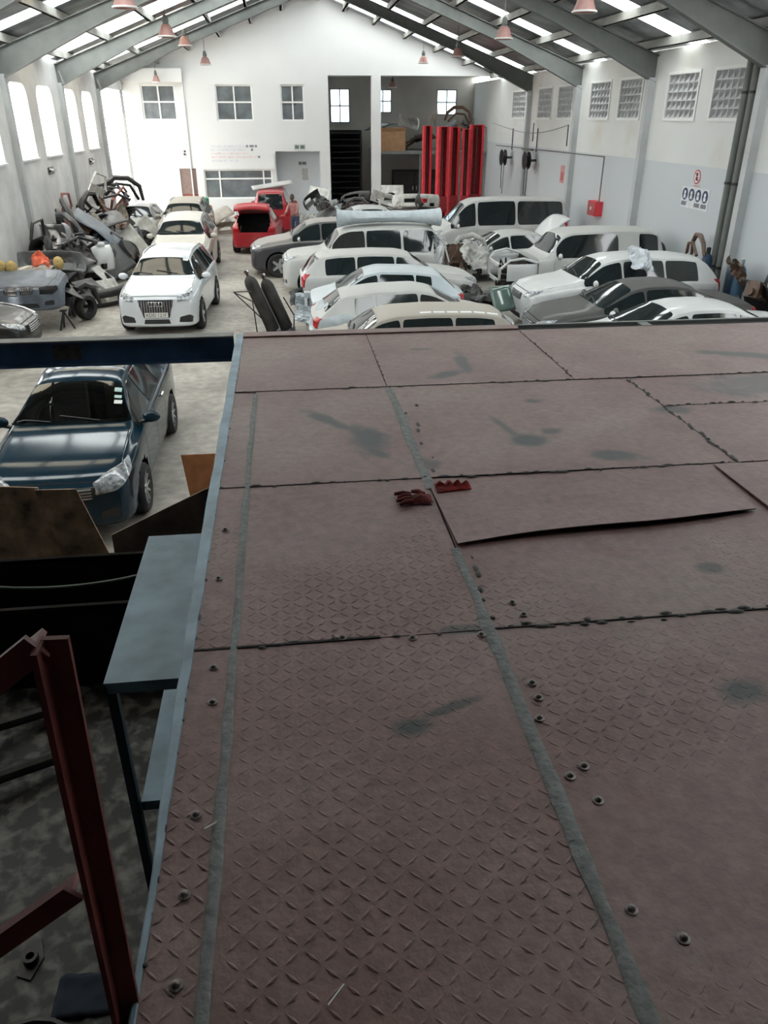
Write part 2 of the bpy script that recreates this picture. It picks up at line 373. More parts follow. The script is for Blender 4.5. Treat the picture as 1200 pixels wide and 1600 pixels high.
obj('door_leaf', MB().box(-.38, .38, .02, .07, 0, 1.1), M_door, d1); obj('door_leaf', MB().box(-.38, .38, .02, .07, 1.12, 2.25), mat('door_top', (.24, .17, .15), .5), d1)
obj('door_frame', MB().box(-.45, -.39, -.03, .1, 0, 2.32).box(.39, .45, -.03, .1, 0, 2.32).box(-.45, .45, -.03, .1, 2.26, 2.32), M_frame, d1)
obj('door_handle', MB().tube([(.3, -.0, 1.0), (.3, -.05, 1.0), (.2, -.05, 1.0)], .012), M_chrome, d1)
# deep bay
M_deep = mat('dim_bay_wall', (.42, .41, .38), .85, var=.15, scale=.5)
DW = [(2.81, 3.88, 4.22, 5.87), (5.2, 6.17, 4.7, 5.84), (8.66, 9.78, 4.6, 5.84)]
def dput(mb, l, r, a, c): mb.box(l, r, YD, YD + .2, a, c)
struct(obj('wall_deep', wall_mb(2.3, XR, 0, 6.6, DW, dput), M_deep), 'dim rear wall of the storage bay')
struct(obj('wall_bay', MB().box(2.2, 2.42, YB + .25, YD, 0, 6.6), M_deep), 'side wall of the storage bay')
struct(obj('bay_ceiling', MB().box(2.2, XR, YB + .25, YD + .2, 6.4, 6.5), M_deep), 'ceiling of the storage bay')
M_pale = translucent('frosted_pane', (.75, .82, .85))
for i, (a, b, c, d) in enumerate(DW):
    w = window(5 + i, a, b, c, d, YD + .05, 2, 2, M_pale, M_steel, .05); w['label'] = ['four-pane bright window at the left of the storage bay', 'bright window behind the white pillar in the storage bay', 'bright window above the junk at right of the storage bay'][i]
struct(obj('pillar', MB().box(4.52, 4.97, YB - .1, YB + .35, 0, 6.3), M_back), 'square white pillar in the tall opening')

# ------------------------------------------------------------------ roof
roof = struct(empty('ceiling', (XC, 0, EAVE)), 'pitched steel roof with translucent sheets')
roof.location = (0, 0, 0)
def rafter(side):
    mb = MB(); xs = np.linspace(0, XR - XC, 15); top = []; bot = []
    for d in xs:
        x = XR - d if side > 0 else XL + d
        z = EAVE + SL * d; dep = .40 + .29 * max(0, 1 - d / 3.0) ** 1.0
        top.append((x, z)); bot.append((x, z - dep))
    for i in range(len(xs) - 1):
        (a, za), (b, zb) = top[i], top[i + 1]; (_, wa), (_, wb) = bot[i], bot[i + 1]
        for (p, q, t0, t1, wd) in ((za, zb, -.03, 0, .11), (wa, wb, 0, .03, .11), (wa + .02, wb + .02, 0, 0, .012)):
            if wd < .05: lo = (wa, wb); hi = (za, zb)
            else: lo = (p + t0, q + t0); hi = (p + t1, q + t1)
            vs_ = [(a, -wd, lo[0]), (b, -wd, lo[1]), (b, wd, lo[1]), (a, wd, lo[0]), (a, -wd, hi[0]), (b, -wd, hi[1]), (b, wd, hi[1]), (a, wd, hi[0])]
            mb.add(vs_, [(0, 1, 2, 3), (4, 7, 6, 5), (0, 4, 5, 1), (3, 2, 6, 7), (0, 3, 7, 4), (1, 5, 6, 2)])
    return mb.mesh('rafter', M_steel)
_raf = [rafter(1), rafter(-1)]
M_col = mat('column_paint', (.50, .52, .53), .6, var=.08, scale=2)
_colR = MB().box(XR - .2, XR, -.11, .11, 0, 5.5).mesh('column', M_col); _colL = MB().box(XL, XL + .14, -.12, .12, 0, 5.5).mesh('column', M_col)
_stf = MB().box(-.3, .3, -.1, .1, -.015, .015).mesh('stiffener', M_steel)
for y in FR:
    for m_ in _raf:
        o = obj('rafter', m_, None, roof); o.location.y = y
    o = obj('column', _colR, None, wright); o.location.y = y
    o = obj('column', _colL, None, wleft); o.location.y = y
# purlins
PD = [.35, 1.75, 3.2, 4.65, 6.1, 7.5, 8.65]
for s in (1, -1):
    for d in PD:
        x = XR - d if s > 0 else XL + d; z = EAVE + SL * d
        mb = MB().box(x - .045, x + .045, Y0, YB, z + .0, z + .2).box(x - .045, x + .09, Y0, YB, z, z + .012)
        obj('purlin', mb, M_purlin, roof)
# corrugated sheets, one translucent sheet in each bay
SLEN = XR - XC + .25; SW = 1.0
def sheet(side, x0, x1, m_):
    mb = MB(); n = 24
    for i in range(n + 1):
        y = SW * i / n; z = .022 * math.sin(2 * math.pi * 6 * i / n)
        for d in (x0, x1):
            x = XR - d if side > 0 else XL + d
            mb.v.append((x, y, EAVE + .235 + SL * d + z))
    mb.f = [(2 * i, 2 * i + 1, 2 * i + 3, 2 * i + 2) for i in range(n)]
    return mb.mesh('roof_sheet', m_, True)
_sh = {s: sheet(s, -.35, XR - XC, M_sheet) for s in (1, -1)}
_sk = {s: sheet(s, .0, XR - XC - .15, M_sky) for s in (1, -1)}
_ag = sheet(-1, .0, 4.2, M_aged); _ag2 = sheet(-1, 4.1, XR - XC, M_sheet)
SKY = {1: [4.1, 10.0, 15.7, 22.3, 28.9, 36.8, 40.7], -1: [9.8, 16.8, 22.9, 29.4, 36.2, 40.2]}; AGED = [7.5, 13.5, 19.6, 20.6, 25.6, 26.6, 31.6, 32.6]  # nearest right-slope sheet lies out of view, added to brighten the deck
y = Y0; k = 0
while y < YB + .2:
    for s in (1, -1):
        mid = y + .5; dz = .004 * (k % 2)
        if min(abs(mid - q) for q in SKY[s]) < .5: o = obj('skylight_sheet', _sk[s], None, roof)
        elif s < 0 and min(abs(mid - q) for q in AGED) < .5:
            o = obj('skylight_sheet', _ag, None, roof); o.location = (0, y, dz); o = obj('roof_sheet', _ag2, None, roof)
        else: o = obj('roof_sheet', _sh[s], None, roof)
        o.location = (0, y, dz)
    y += SW * .985; k += 1
obj('ridge_cap', MB().add([(XC - .35, Y0, zr(XC) + .17), (XC, Y0, zr(XC) + .3), (XC + .35, Y0, zr(XC) + .17), (XC - .35, YB, zr(XC) + .17), (XC, YB, zr(XC) + .3), (XC + .35, YB, zr(XC) + .17)], [(0, 1, 4, 3), (1, 2, 5, 4)]), M_sheet, roof)
# ================================================================== THE STEEL DECK
DZ = 2.9
def deck_mat():
    m = bpy.data.materials.new('red_oxide_plate'); m.use_nodes = True; nt = m.node_tree; N = nt.nodes; L = nt.links; b = N['Principled BSDF']
    g = N.new('ShaderNodeNewGeometry')
    def nz(sc, det=6, dist=0):
        n = N.new('ShaderNodeTexNoise'); n.inputs['Scale'].default_value = sc; n.inputs['Detail'].default_value = det; n.inputs['Distortion'].default_value = dist
        L.new(g.outputs['Position'], n.inputs['Vector']); return n
    def ramp(src, p0, c0, p1, c1):
        r = N.new('ShaderNodeValToRGB'); e = r.color_ramp.elements; e[0].position = p0; e[0].color = (*c0, 1); e[1].position = p1; e[1].color = (*c1, 1); L.new(src, r.inputs[0]); return r.outputs[0]
    def mix(f, a, c, bt='MIX'):
        x = N.new('ShaderNodeMix'); x.data_type = 'RGBA'; x.blend_type = bt
        (L.new(f, x.inputs['Factor']) if not isinstance(f, float) else setattr(x.inputs['Factor'], 'default_value', f))
        for k, s in (('A', a), ('B', c)):
            if isinstance(s, tuple): x.inputs[k].default_value = (*s, 1)
            else: L.new(s, x.inputs[k])
        return x.outputs['Result']
    base = ramp(nz(2.2, 8, .3).outputs['Fac'], .3, (.165, .086, .078), .7, (.215, .130, .119))
    dusty = ramp(nz(1.1, 7, .5).outputs['Fac'], .45, (0, 0, 0), .75, (.75, .75, .75))
    base = mix(dusty, base, (.245, .182, .162))
    red = ramp(nz(3.3, 5).outputs['Fac'], .6, (0, 0, 0), .82, (.7, .7, .7))
    base = mix(red, base, (.165, .058, .052))
    rust = ramp(nz(9, 8, .5).outputs['Fac'], .66, (0, 0, 0), .8, (.5, .5, .5))
    base = mix(rust, base, (.10, .055, .03))
    # grease smears with a shape of their own: ellipses at (x, y), half sizes, angle
    dark = None
    wob = nz(7, 6)
    for (x, y, a, c, ang, s) in [(.18, 4.33, .22, .05, -55, .75), (.40, 4.0, .10, .22, 10, .95), (.42, 3.8, .1, .035, -60, .8), (1.24, 5.4, .05, .25, -5, .7), (1.1, 5.15, .16, .06, 35, .75), (1.28, 3.86, .10, .09, 30, .95),
                              (1.2, 4.1, .03, .2, 12, .6), (.29, 1.71, .06, .04, 10, .95), (.42, 1.77, .12, .018, 18, .75), (1.35, 1.74, .08, .06, 0, .85), (3.4, 5.35, .35, .07, -20, .7), (3.2, 4.62, .5, .25, 0, .6),
                              (1.68, 3.6, .14, .07, -20, .8), (.66, 3.6, .06, .1, 0, .6), (2.3, 4.25, .12, .07, 0, .7), (1.5, 4.5, .06, .04, 0, .7), (1.45, 3.98, .06, .05, 0, .7), (1.62, 2.45, .05, .04, 0, .6), (.55, 2.16, .08, .025, 0, .7), (1.0, 5.8, .09, .03, 0, .5)]:
        mp = N.new('ShaderNodeMapping'); mp.vector_type = 'TEXTURE'; mp.inputs['Location'].default_value = (x, y, DZ); mp.inputs['Rotation'].default_value = (0, 0, R(ang)); mp.inputs['Scale'].default_value = (a * 1.2, c * 1.2, 1)
        L.new(g.outputs['Position'], mp.inputs['Vector'])
        le = N.new('ShaderNodeVectorMath'); le.operation = 'LENGTH'; L.new(mp.outputs[0], le.inputs[0])
        ad = N.new('ShaderNodeMath'); ad.operation = 'MULTIPLY_ADD'; ad.inputs[1].default_value = 1.3; L.new(wob.outputs['Fac'], ad.inputs[0]); L.new(le.outputs['Value'], ad.inputs[2])
        mr = N.new('ShaderNodeMapRange'); mr.interpolation_type = 'SMOOTHSTEP'; mr.inputs['From Min'].default_value = 1.05; mr.inputs['From Max'].default_value = 1.85; mr.inputs['To Min'].default_value = min(1, s * 1.15); mr.inputs['To Max'].default_value = 0; L.new(ad.outputs[0], mr.inputs['Value'])
        if dark is None: dark = mr.outputs[0]
        else:
            mm = N.new('ShaderNodeMath'); mm.operation = 'MAXIMUM'; L.new(dark, mm.inputs[0]); L.new(mr.outputs[0], mm.inputs[1]); dark = mm.outputs[0]
    fine = ramp(nz(24, 6, .3).outputs['Fac'], .3, (.80, .80, .80), .7, (1.12, 1.12, 1.12)); base = mix(1.0, base, fine, 'MULTIPLY'); base = mix(dark, base, (.028, .036, .034))
    specks = ramp(nz(38, 2).outputs['Fac'], .74, (0, 0, 0), .78, (.45, .45, .45)); base = mix(specks, base, (.05, .035, .032))
    L.new(base, b.inputs['Base Color']); b.inputs['Roughness'].default_value = .5; b.inputs['Specular IOR Level'].default_value = .5
    bp = N.new('ShaderNodeBump'); bp.inputs['Strength'].default_value = .18; bp.inputs['Distance'].default_value = .01; L.new(nz(60, 4).outputs['Fac'], bp.inputs['Height']); L.new(bp.outputs[0], b.inputs['Normal'])
    return m
M_plate = deck_mat()
M_filler = mat('grey_joint_filler', (.155, .165, .160), .7, var=.25, scale=30, bump=.3, bscale=60)
M_weld = mat('black_weld', (.03, .028, .026), .6, var=.4, scale=60)
M_edge = mat('pale_blue_edge_paint', (.22, .31, .37), .55, var=.22, scale=7, bump=.1)
M_blue = mat('dark_blue_beam_paint', (.020, .055, .125), .5, var=.3, scale=3, col2=(.045, .10, .20))
deck = tag(empty('steel_deck', (0, 0, 0)), 'red-brown chequer plate mezzanine deck with welded seams in the foreground', 'deck')
rnd = random.Random(4)
RIGHT = XR - .3; XS2 = .635
rows = [  # (y0, y1, x breaks)
    (4.90, 6.30, [-.385, .62, 1.92, 4.3, 6.7, RIGHT]),
    (3.43, 4.90, [-.385, -.25, XS2, 2.28, 4.7, 7.1, RIGHT]),
    (2.15, 3.43, [-.385, -.25, XS2, 2.29, 4.7, 7.1, RIGHT]),
    (.55, 2.15, [-.385, -.25, XS2, 2.6, 5.0, 7.5, RIGHT]),
    (-1.2, .55, [-.385, .9, 3.3, 5.7, RIGHT]), (-3.6, -1.2, [-.385, 2.0, 4.4, 7., RIGHT]), (-6.0, -3.6, [-.385, 2.0, 4.4, 7., RIGHT])]
def plate(x0, x1, y0, y1, t=.006, z=DZ, gap=.003):
    mb = MB(); nx = max(2, int((x1 - x0) / .25)); ny = max(2, int((y1 - y0) / .25)); g = gap; sd = rnd.random() * 50
    def zz(x, y): return z + .004 * noise.noise((x * 1.3 + sd, y * 1.3, 0)) - .001
    mb.grid(nx, ny, lambda u, v: (x0 + g + (x1 - x0 - 2 * g) * u, y0 + g + (y1 - y0 - 2 * g) * v, zz(x0 + (x1 - x0) * u, y0 + (y1 - y0) * v)))
    o = obj('plate', mb, M_plate, deck, False); md = o.modifiers.new('thickness', 'SOLIDIFY'); md.thickness = t; md.offset = -1
    return o
for (y0, y1, xs) in rows:
    for i in range(len(xs) - 1):
        if y0 == 3.43 and xs[i] == 2.28:
            plate(2.28, xs[i + 1], 3.43, 4.32); plate(2.28, xs[i + 1], 4.32, 4.9)
        else: plate(xs[i], xs[i + 1], y0, y1)
# sub-frame under the plates
obj('sub_frame', MB().box(-.38, RIGHT, -6, 6.42, DZ - .10, DZ - .016), M_void, deck)
_post = MB().box(-.07, .07, -.07, .07, 0, DZ - .1).mesh('deck_post', M_blue)
for x in (.1, 3.6, 7.1, 10.2):
    for y in (6.2, .6, -5.5):
        o = obj('deck_post', _post, None, deck); o.location = (x, y, 0)
# raised tread pattern on the nearer plates
def treads():
    mb = MB(); p = .042
    for iy in range(int(2.75 / p)):
        for ix in range(int(2.9 / p)):
            y = .62 + iy * p; x = -.365 + ix * p
            if abs(x + .25) < .03 or abs(x - XS2) < .03 or abs(y - 2.15) < .02: continue
            if y > 2.7 and x > .6: continue
            a = R(42) if (ix + iy) % 2 else R(-42)
            l, w, h = .0200, .0055, .0007 * (1 - .75 * (y - .62) / 2.8)
            d = Vector((math.cos(a), math.sin(a), 0)); n = Vector((-d.y, d.x, 0)); c = Vector((x, y, DZ + .004 * 0))
            vs_ = [c - d * l + Vector((0, 0, -.001)), c - n * w + Vector((0, 0, -.001)), c + d * l + Vector((0, 0, -.001)), c + n * w + Vector((0, 0, -.001)), c - d * l * .55 + Vector((0, 0, h)), c + d * l * .55 + Vector((0, 0, h))]
            mb.add(vs_, [(0, 1, 4), (1, 2, 5), (1, 5, 4), (2, 3, 5), (3, 0, 4), (3, 4, 5)])
    o = obj('tread_lugs', mb, M_plate, deck); o['kind'] = 'stuff'; o['label'] = 'raised diamond tread lugs'
treads()
# filler strips along two long joints
def filler(x, y0, y1, w, broken=()):
    mb = MB(); n = int((y1 - y0) / .05); vs_ = []
    for i in range(n + 1):
        y = y0 + (y1 - y0) * i / n; ww = w * (1 + .45 * noise.noise((x * 9, y * 6, 3))); cx = x + .006 * noise.noise((y * 4, x, 7))
        vs_ += [(cx - ww / 2, y, DZ + .0005), (cx - ww * .3, y, DZ + .0045), (cx + ww * .3, y, DZ + .0045), (cx + ww / 2, y, DZ + .0005)]
    mb.add(vs_, [(4 * i + j, 4 * i + j + 1, 4 * i + j + 5, 4 * i + j + 4) for i in range(n) for j in range(3)])
    o = obj('joint_filler', mb, M_filler, deck, True); o['label'] = 'grey filler strip along a plate joint'
filler(-.25, .5, 4.84, .030); filler(XS2, .5, 2.72, .043); filler(XS2 - .005, 3.30, 4.86, .05)
# weld blobs along the seams
def weld(a, b, n, r=.011, jit=.012):
    mb = MB(); a = Vector(a); b = Vector(b)
    for i in range(n):
        p = a.lerp(b, (i + rnd.random() * .8) / n); s = r * rnd.uniform(.5, 1.3); l = s * rnd.uniform(1, 3.2); dx = (b - a).normalized()
        c = (p.x + rnd.uniform(-1, 1) * jit * abs(dx.y), p.y + rnd.uniform(-1, 1) * jit * abs(dx.x), DZ + .001)
        k = 8; ring = [(c[0] + (l if abs(dx.x) > .5 else s) * math.cos(t * math.pi / 4), c[1] + (s if abs(dx.x) > .5 else l) * math.sin(t * math.pi / 4), c[2]) for t in range(k)]
        ri = [(c[0] + (q[0] - c[0]) * .5, c[1] + (q[1] - c[1]) * .5, c[2] + s * .5) for q in ring]
        mb.add(ring + ri, [(j, (j + 1) % k, k + (j + 1) % k, k + j) for j in range(k)] + [tuple(range(k, 2 * k))])
    o = obj('weld_seam', mb, M_weld, deck, True); o['kind'] = 'stuff'
weld((-.38, 4.9, 0), (4.6, 4.9, 0), 60, .010); weld((-.38, 3.43, 0), (4.5, 3.43, 0), 60, .010); weld((-.38, 2.15, 0), (.6, 2.15, 0), 12, .008); weld((.66, 2.15, 0), (4.0, 2.15, 0), 70, .010, .02)
weld((1.92, 4.95, 0), (1.92, 6.25, 0), 22, .008); weld((2.28, 3.4, 0), (2.28, 4.88, 0), 34, .011); weld((2.28, 4.32, 0), (4.2, 4.32, 0), 30, .009); weld((.62, 4.95, 0), (.62, 6.2, 0), 10, .007)
weld((.70, 3.5, 0), (.72, 4.6, 0), 7, .011, .05); weld((.66, 2.2, 0), (.68, 2.7, 0), 6, .01)
weld((-.385, .9, 0), (-.385, 6.3, 0), 46, .006, .006)
# dark open seam lines where two plates do not meet
def seam(x0, x1, y, w=.006):
    obj('seam_gap', MB().box(x0, x1, y - w / 2, y + w / 2, DZ - .001, DZ + .0035), M_void, deck)
seam(-.385, .25, 2.15, .010); seam(-.385, 4.4, 4.9, .004); seam(-.385, 2.2, 3.43, .005); seam(.67, 4, 2.15, .006)
# loose patch sheet, its near edge curling up
mb = MB(); P4 = [(.63, 3.30), (.645, 2.735), (2.06, 2.88), (2.10, 3.38)]
def patch(u, v):
    a = Vector(P4[0]).lerp(Vector(P4[3]), u); c = Vector(P4[1]).lerp(Vector(P4[2]), u); p = c.lerp(a, v)
    if v < .01: p.y += .012 * math.sin(u * 7)
    return (p.x, p.y, DZ + .012 + .016 * (1 - v) ** 2 * (.3 + .9 * math.sin(math.pi * u)) + .003 * noise.noise((u * 4, v * 3, 2)))
mb.grid(28, 8, patch); ps = obj('patch_sheet', mb, M_plate, None, False); md = ps.modifiers.new('thickness', 'SOLIDIFY'); md.thickness = .005; md.offset = -1
tag(ps, 'loose red-brown steel patch sheet with a lifted front edge lying on the deck', 'steel sheet')
mb = MB(); 
def patch2(u, v): return (2.13 + (.5) * u, 3.0 + .40 * v - .1 * (1 - v) * (1 - u), DZ + .010 + .005 * (1 - v))
mb.grid(8, 5, patch2); ps = obj('patch_sheet', mb, M_plate, None, False); md = ps.modifiers.new('thickness', 'SOLIDIFY'); md.thickness = .005; md.offset = -1
tag(ps, 'small flat steel patch sheet at the right end of the lifted one', 'steel sheet')
# bolts
def bolt(r=.0085):
    return MB().lathe([(r * 1.8, 0), (r * 1.8, .002), (r * 1.1, .003), (r, .008), (r * .6, .011), (0.0001, .012)], n=10).mesh('bolt', mat('worn_bolt', (.16, .14, .13), .4, metal=.5, var=.4, scale=80))
_b = bolt()
for (x, y) in [(-.31, 1.45), (-.315, 1.22), (-.31, 1.01), (-.31, 2.05), (-.30, 1.88), (.695, 1.06), (.675, 1.69), (.69, 1.46), (.735, 1.37), (.74, 1.49), (.70, 1.85), (.78, .98), (.70, 1.78), (.60, 2.12), (.36, 2.13), (.12, 2.16), (-.33, 2.6), (-.33, 3.0), (.76, 2.3), (.78, 2.22)]:
    o = obj('bolt', _b, None, deck); o.location = (x, y, DZ + .002)
# blue edge angle, far trim
mb = MB(); n = 80; vs_ = []
for i in range(n + 1):
    y = .3 + (6.42 - .3) * i / n; w = .01 * noise.noise((y * 5, 1, 1)); x1 = -.384 + w * .6; x0 = x1 - float(np.interp(y, [.9, 1.2, 1.7, 2.8, 6.4], [.012, .016, .028, .046, .062])) - .004 * noise.noise((y * 2, 4, 1))
    vs_ += [(x0, y, DZ - .09), (x0, y, DZ + .0), (x0 + .004, y, DZ + .004), (x1, y, DZ + .006), (x1 + .002, y, DZ - .002)]
mb.add(vs_, [(5 * i + j, 5 * i + j + 1, 5 * i + j + 6, 5 * i + j + 5) for i in range(n) for j in range(4)])
o = obj('edge_angle', mb, M_edge, deck); o['label'] = 'pale blue steel angle along the deck edge'
obj('far_trim', MB().box(-.385, 1.92, 6.305, 6.44, DZ - .05, DZ + .012), M_plate, deck)
obj('far_channel', MB().box(1.95, RIGHT, 6.315, 6.36, DZ - .06, DZ - .02).box(1.95, RIGHT, 6.43, 6.47, DZ - .06, DZ + .006), M_steel, deck)
for x in (3.02, 4.25, 5.6, 7.1): obj('lug', MB().box(x, x + .09, 6.31, 6.45, DZ - .02, DZ + .002), M_steel, deck)
# blue beam to the left, and an unseen deck added to shade the floor
bm = tag(empty('steel_beam', (-1.5, 6.42, DZ)), 'dark blue steel channel beam bridging from the deck to the left', 'beam')
obj('web', MB().box(-5.6, 1.03, .0, .012, -.20, -.01), M_blue, bm)
obj('top_flange', MB().box(-5.6, 1.03, -.04, .09, -.012, .0), mat('pale_grey_flange', (.20, .20, .19), .7, var=.2), bm); obj('bottom_flange', MB().box(-5.6, 1.03, -.05, .09, -.21, -.198), M_blue, bm)  # top flange is a paler grey than the blue web
mbp = MB().box(-.42, -.20, -.012, .0, -.16, -.04); obj('rust_patch', mbp, mat('rust_stain', (.06, .05, .045), .8, var=.4, scale=20), bm)
sd = tag(empty('unseen_shade_deck', (-4.75, 0, DZ)), 'added unseen deck left of the stair opening, there to darken the floor', 'deck')
obj('plate', MB().box(-2.2, 1.6, -6, 3.9, -.09, 0), M_plate, sd)
for x in (-2.0, 1.5):
    for y in (-5.5, 0, 3.7): obj('deck_post', MB().box(x - .06, x + .06, y - .06, y + .06, -DZ, -.09), M_blue, sd)
# stair handrail
M_rail = mat('red_oxide_rail', (.13, .030, .024), .5, var=.3, scale=8)
hr = tag(empty('stair_handrail', (-.43, .97, DZ + .008)), 'red painted angle-iron stair handrail at the left edge of the deck', 'handrail')
top = Vector((.035, 0, .90)); 
mbx = MB().bar((0, 0, -.3), top, .046, .010).bar((.02, .018, -.3), top + Vector((.02, .018, 0)), .010, .040); obj('post', mbx, M_rail, hr)
dirv = Vector((-.84, .0, -.66))
e1 = top + dirv * 2.2; obj('top_rail', MB().bar(top, e1, .046, .010, (0, 1, 0)).bar(top + Vector((0, .02, .0)), e1 + Vector((0, .02, .0)), .040, .010), M_rail, hr)
m1 = Vector((-.01, 0, .36)); obj('middle_rail', MB().bar(m1, m1 + dirv * 2.2, .044, .010, (0, 1, 0)).bar(m1 + Vector((0, .02, .0)), m1 + dirv * 2.2 + Vector((0, .02, .0)), .04, .010), M_rail, hr)
for k in (1.05, 2.1):
    obj('lower_post', MB().bar(top + dirv * k, top + dirv * k + Vector((0, 0, -1.25)), .035, .035), M_rail, hr)
obj('stair_string', MB().bar((-.05, 0, -.30), Vector((-.05, 0, -.30)) + Vector((-.84, 0, -.80)) * 2.9, .012, .18), M_rail, hr)
# red glove / rag
M_rag = mat('dark_red_rag', (.10, .012, .010), .9, var=.5, scale=25)
g = tag(empty('work_glove', (.56, 3.18, DZ + .008)), 'crumpled dark red work glove with fingers spread, lying by the patch sheet corner', 'glove')
mb = MB(); mb.grid(8, 8, lambda u, v: ((u - .5) * .11, (v - .5) * .09, .028 * math.sin(math.pi * u) * math.sin(math.pi * v) + .008 * noise.noise((u * 5, v * 5, 1)) + .001))
obj('palm', mb, M_rag, g, True)
for i in range(4):
    y = -.036 + i * .024; obj('finger', MB().tube([(-.04, y, .012), (-.075, y * 1.3, .016), (-.105 - .01 * (i % 2), y * 1.6, .008)], [.012, .012, .008], 7), M_rag, g)
obj('thumb', MB().tube([(.02, .03, .012), (.0, .06, .014), (-.03, .075, .008)], [.012, .012, .008], 7), M_rag, g)
g2 = obj('rag', MB().grid(14, 10, lambda u, v: ((u - .5) * .17, (v - .5) * (.10 - .05 * u), .05 * abs(noise.noise((u * 4, v * 4, 5))) * math.sin(math.pi * v) + .012 * math.sin(math.pi * u) * math.sin(math.pi * v) + .002)), mat('bright_red_rag', (.22, .016, .016), .9, var=.5, scale=20), None, True)
solidify(g2, .004); g2.location = (.735, 3.275, DZ + .012); tag(g2, 'bright red crumpled rag on the upper corner of the lifted patch sheet', 'rag')
# little litter on the deck
for (x, y, a, l, lab) in [(.0, .93, .8, .05, 'tiny white sliver of litter on the deck at the bottom of the frame'), (-.285, 1.40, .4, .035, 'thin white thread beside the bolt near the left deck edge')]:
    o = obj('litter_sliver', MB().bar((0, 0, 0), (l * math.cos(a), l * math.sin(a), .004), .003), M_white); o.location = (x, y, DZ + .006); tag(o, lab, 'litter')
# ------------------------------------------------------------------ left foreground, on the floor below
bt = tag(empty('work_table', (-.70, 4.05, 0)), 'pale blue steel work table with a lower shelf beside the deck', 'table')
M_tab = mat('pale_blue_table_paint', (.165, .26, .32), .5, var=.25, scale=4, bump=.05); M_tabd = mat('dark_blue_leg_paint', (.02, .045, .065), .5, var=.2)
def slab(z, x0=-.36, x1=.62, y0=-.78, y1=.80): return MB().box(x0, x1, y0, y1, z - .012, z).box(x0, x0 + .012, y0, y1, z - .07, z - .012).box(x0, x1, y0, y0 + .012, z - .07, z - .012)
obj('table_top', slab(1.9), M_tab, bt); obj('lower_shelf', slab(1.0, -.30, .6, -.74, .74), M_tab, bt)
for (x, y) in ((-.33, -.75), (.59, -.75), (-.33, .77), (.59, .77)): obj('leg', MB().box(x - .025, x + .025, y - .025, y + .025, 0, 1.84), M_tabd, bt)
# boards standing in front of the blue car
M_ply = mat('weathered_plywood', (.30, .205, .13), .85, var=.75, scale=4, bump=.2, bscale=20); M_ply2 = mat('dark_grimy_board', (.15, .11, .08), .85, var=.5, scale=3); M_osb = mat('orange_board', (.30, .12, .045), .8, var=.25, scale=6)
def board(poly, y, lean, m, label, t=.018, name='plywood_board', rz=0):
    cx = sum(p[0] for p in poly) / len(poly); o = tag(empty(name, (cx, y, 0), 0, (lean, 0, rz)), label, 'board')
    mb = MB(); n = len(poly); vs_ = [(p[0] - cx, -t / 2, p[1]) for p in poly] + [(p[0] - cx, t / 2, p[1]) for p in poly]
    mb.add(vs_, [tuple(range(n)), tuple(range(2 * n - 1, n - 1, -1))] + [(i, n + i, n + (i + 1) % n, (i + 1) % n) for i in range(n)])
    b = obj('sheet', mb, m, o); obj('edge_batten', MB().box(poly[0][0] - cx + .03, poly[1][0] - cx - .03, t / 2, t / 2 + .03, poly[0][1] + .05, poly[0][1] + .10), m, o); return o
board([(-3.3, 0), (-2.20, 0), (-2.50, 1.33), (-3.3, 1.40)], 6.95, R(-4), M_ply, 'grimy brown plywood sheet at the far left in front of the blue car')
board([(-2.24, 0), (-1.74, 0), (-1.93, .62), (-2.14, 1.31), (-2.52, 1.32)], 6.90, R(-5), M_ply, 'torn weathered plywood offcut with a slanting right edge before the blue car')
board([(-1.86, .02), (-.55, .02), (-.55, 1.40), (-.93, 1.26), (-1.86, .84)], 6.84, R(-5), M_ply2, 'dark board with a sloping top edge beside the blue table')
board([(-1.42, 0), (-.8, 0), (-.85, .62), (-1.50, .62)], 9.3, R(-14), M_osb, 'orange-brown board leaning behind the dark boards near the blue car')
# black steel bin in front of the boards with a hose sagging across it
bn = tag(empty('scrap_bin', (-1.78, 6.1, 0)), 'black greasy steel scrap bin on the floor in front of the boards', 'bin')
M_grease = mat('black_greasy_steel', (.014, .012, .011), .95, spec=.1, var=.5, scale=3)
obj('front', MB().box(-1.3, 1.25, -.42, -.40, 0, .82), M_grease, bn); obj('back', MB().box(-1.3, 1.25, .40, .42, 0, .82), M_grease, bn); obj('bottom', MB().box(-1.3, 1.25, -.4, .4, .05, .07), M_grease, bn)
for x in (-1.3, 1.23): obj('side', MB().box(x, x + .02, -.4, .4, 0, .82), M_grease, bn)
obj('rim', MB().box(-1.32, 1.27, -.44, -.40, .80, .84).box(-1.32, 1.27, .40, .44, .80, .84), M_grease, bn)
hz = tag(obj('hose', MB().tube([(-3.2 + 1.95 * i / 14, 5.95, .86 + .55 * (abs(i / 14 - .55) ** 2)) for i in range(15)], .014, 8), mat('green_hose', (.06, .075, .06), .5)), 'thin grey-green hose sagging across the black bin', 'hose')
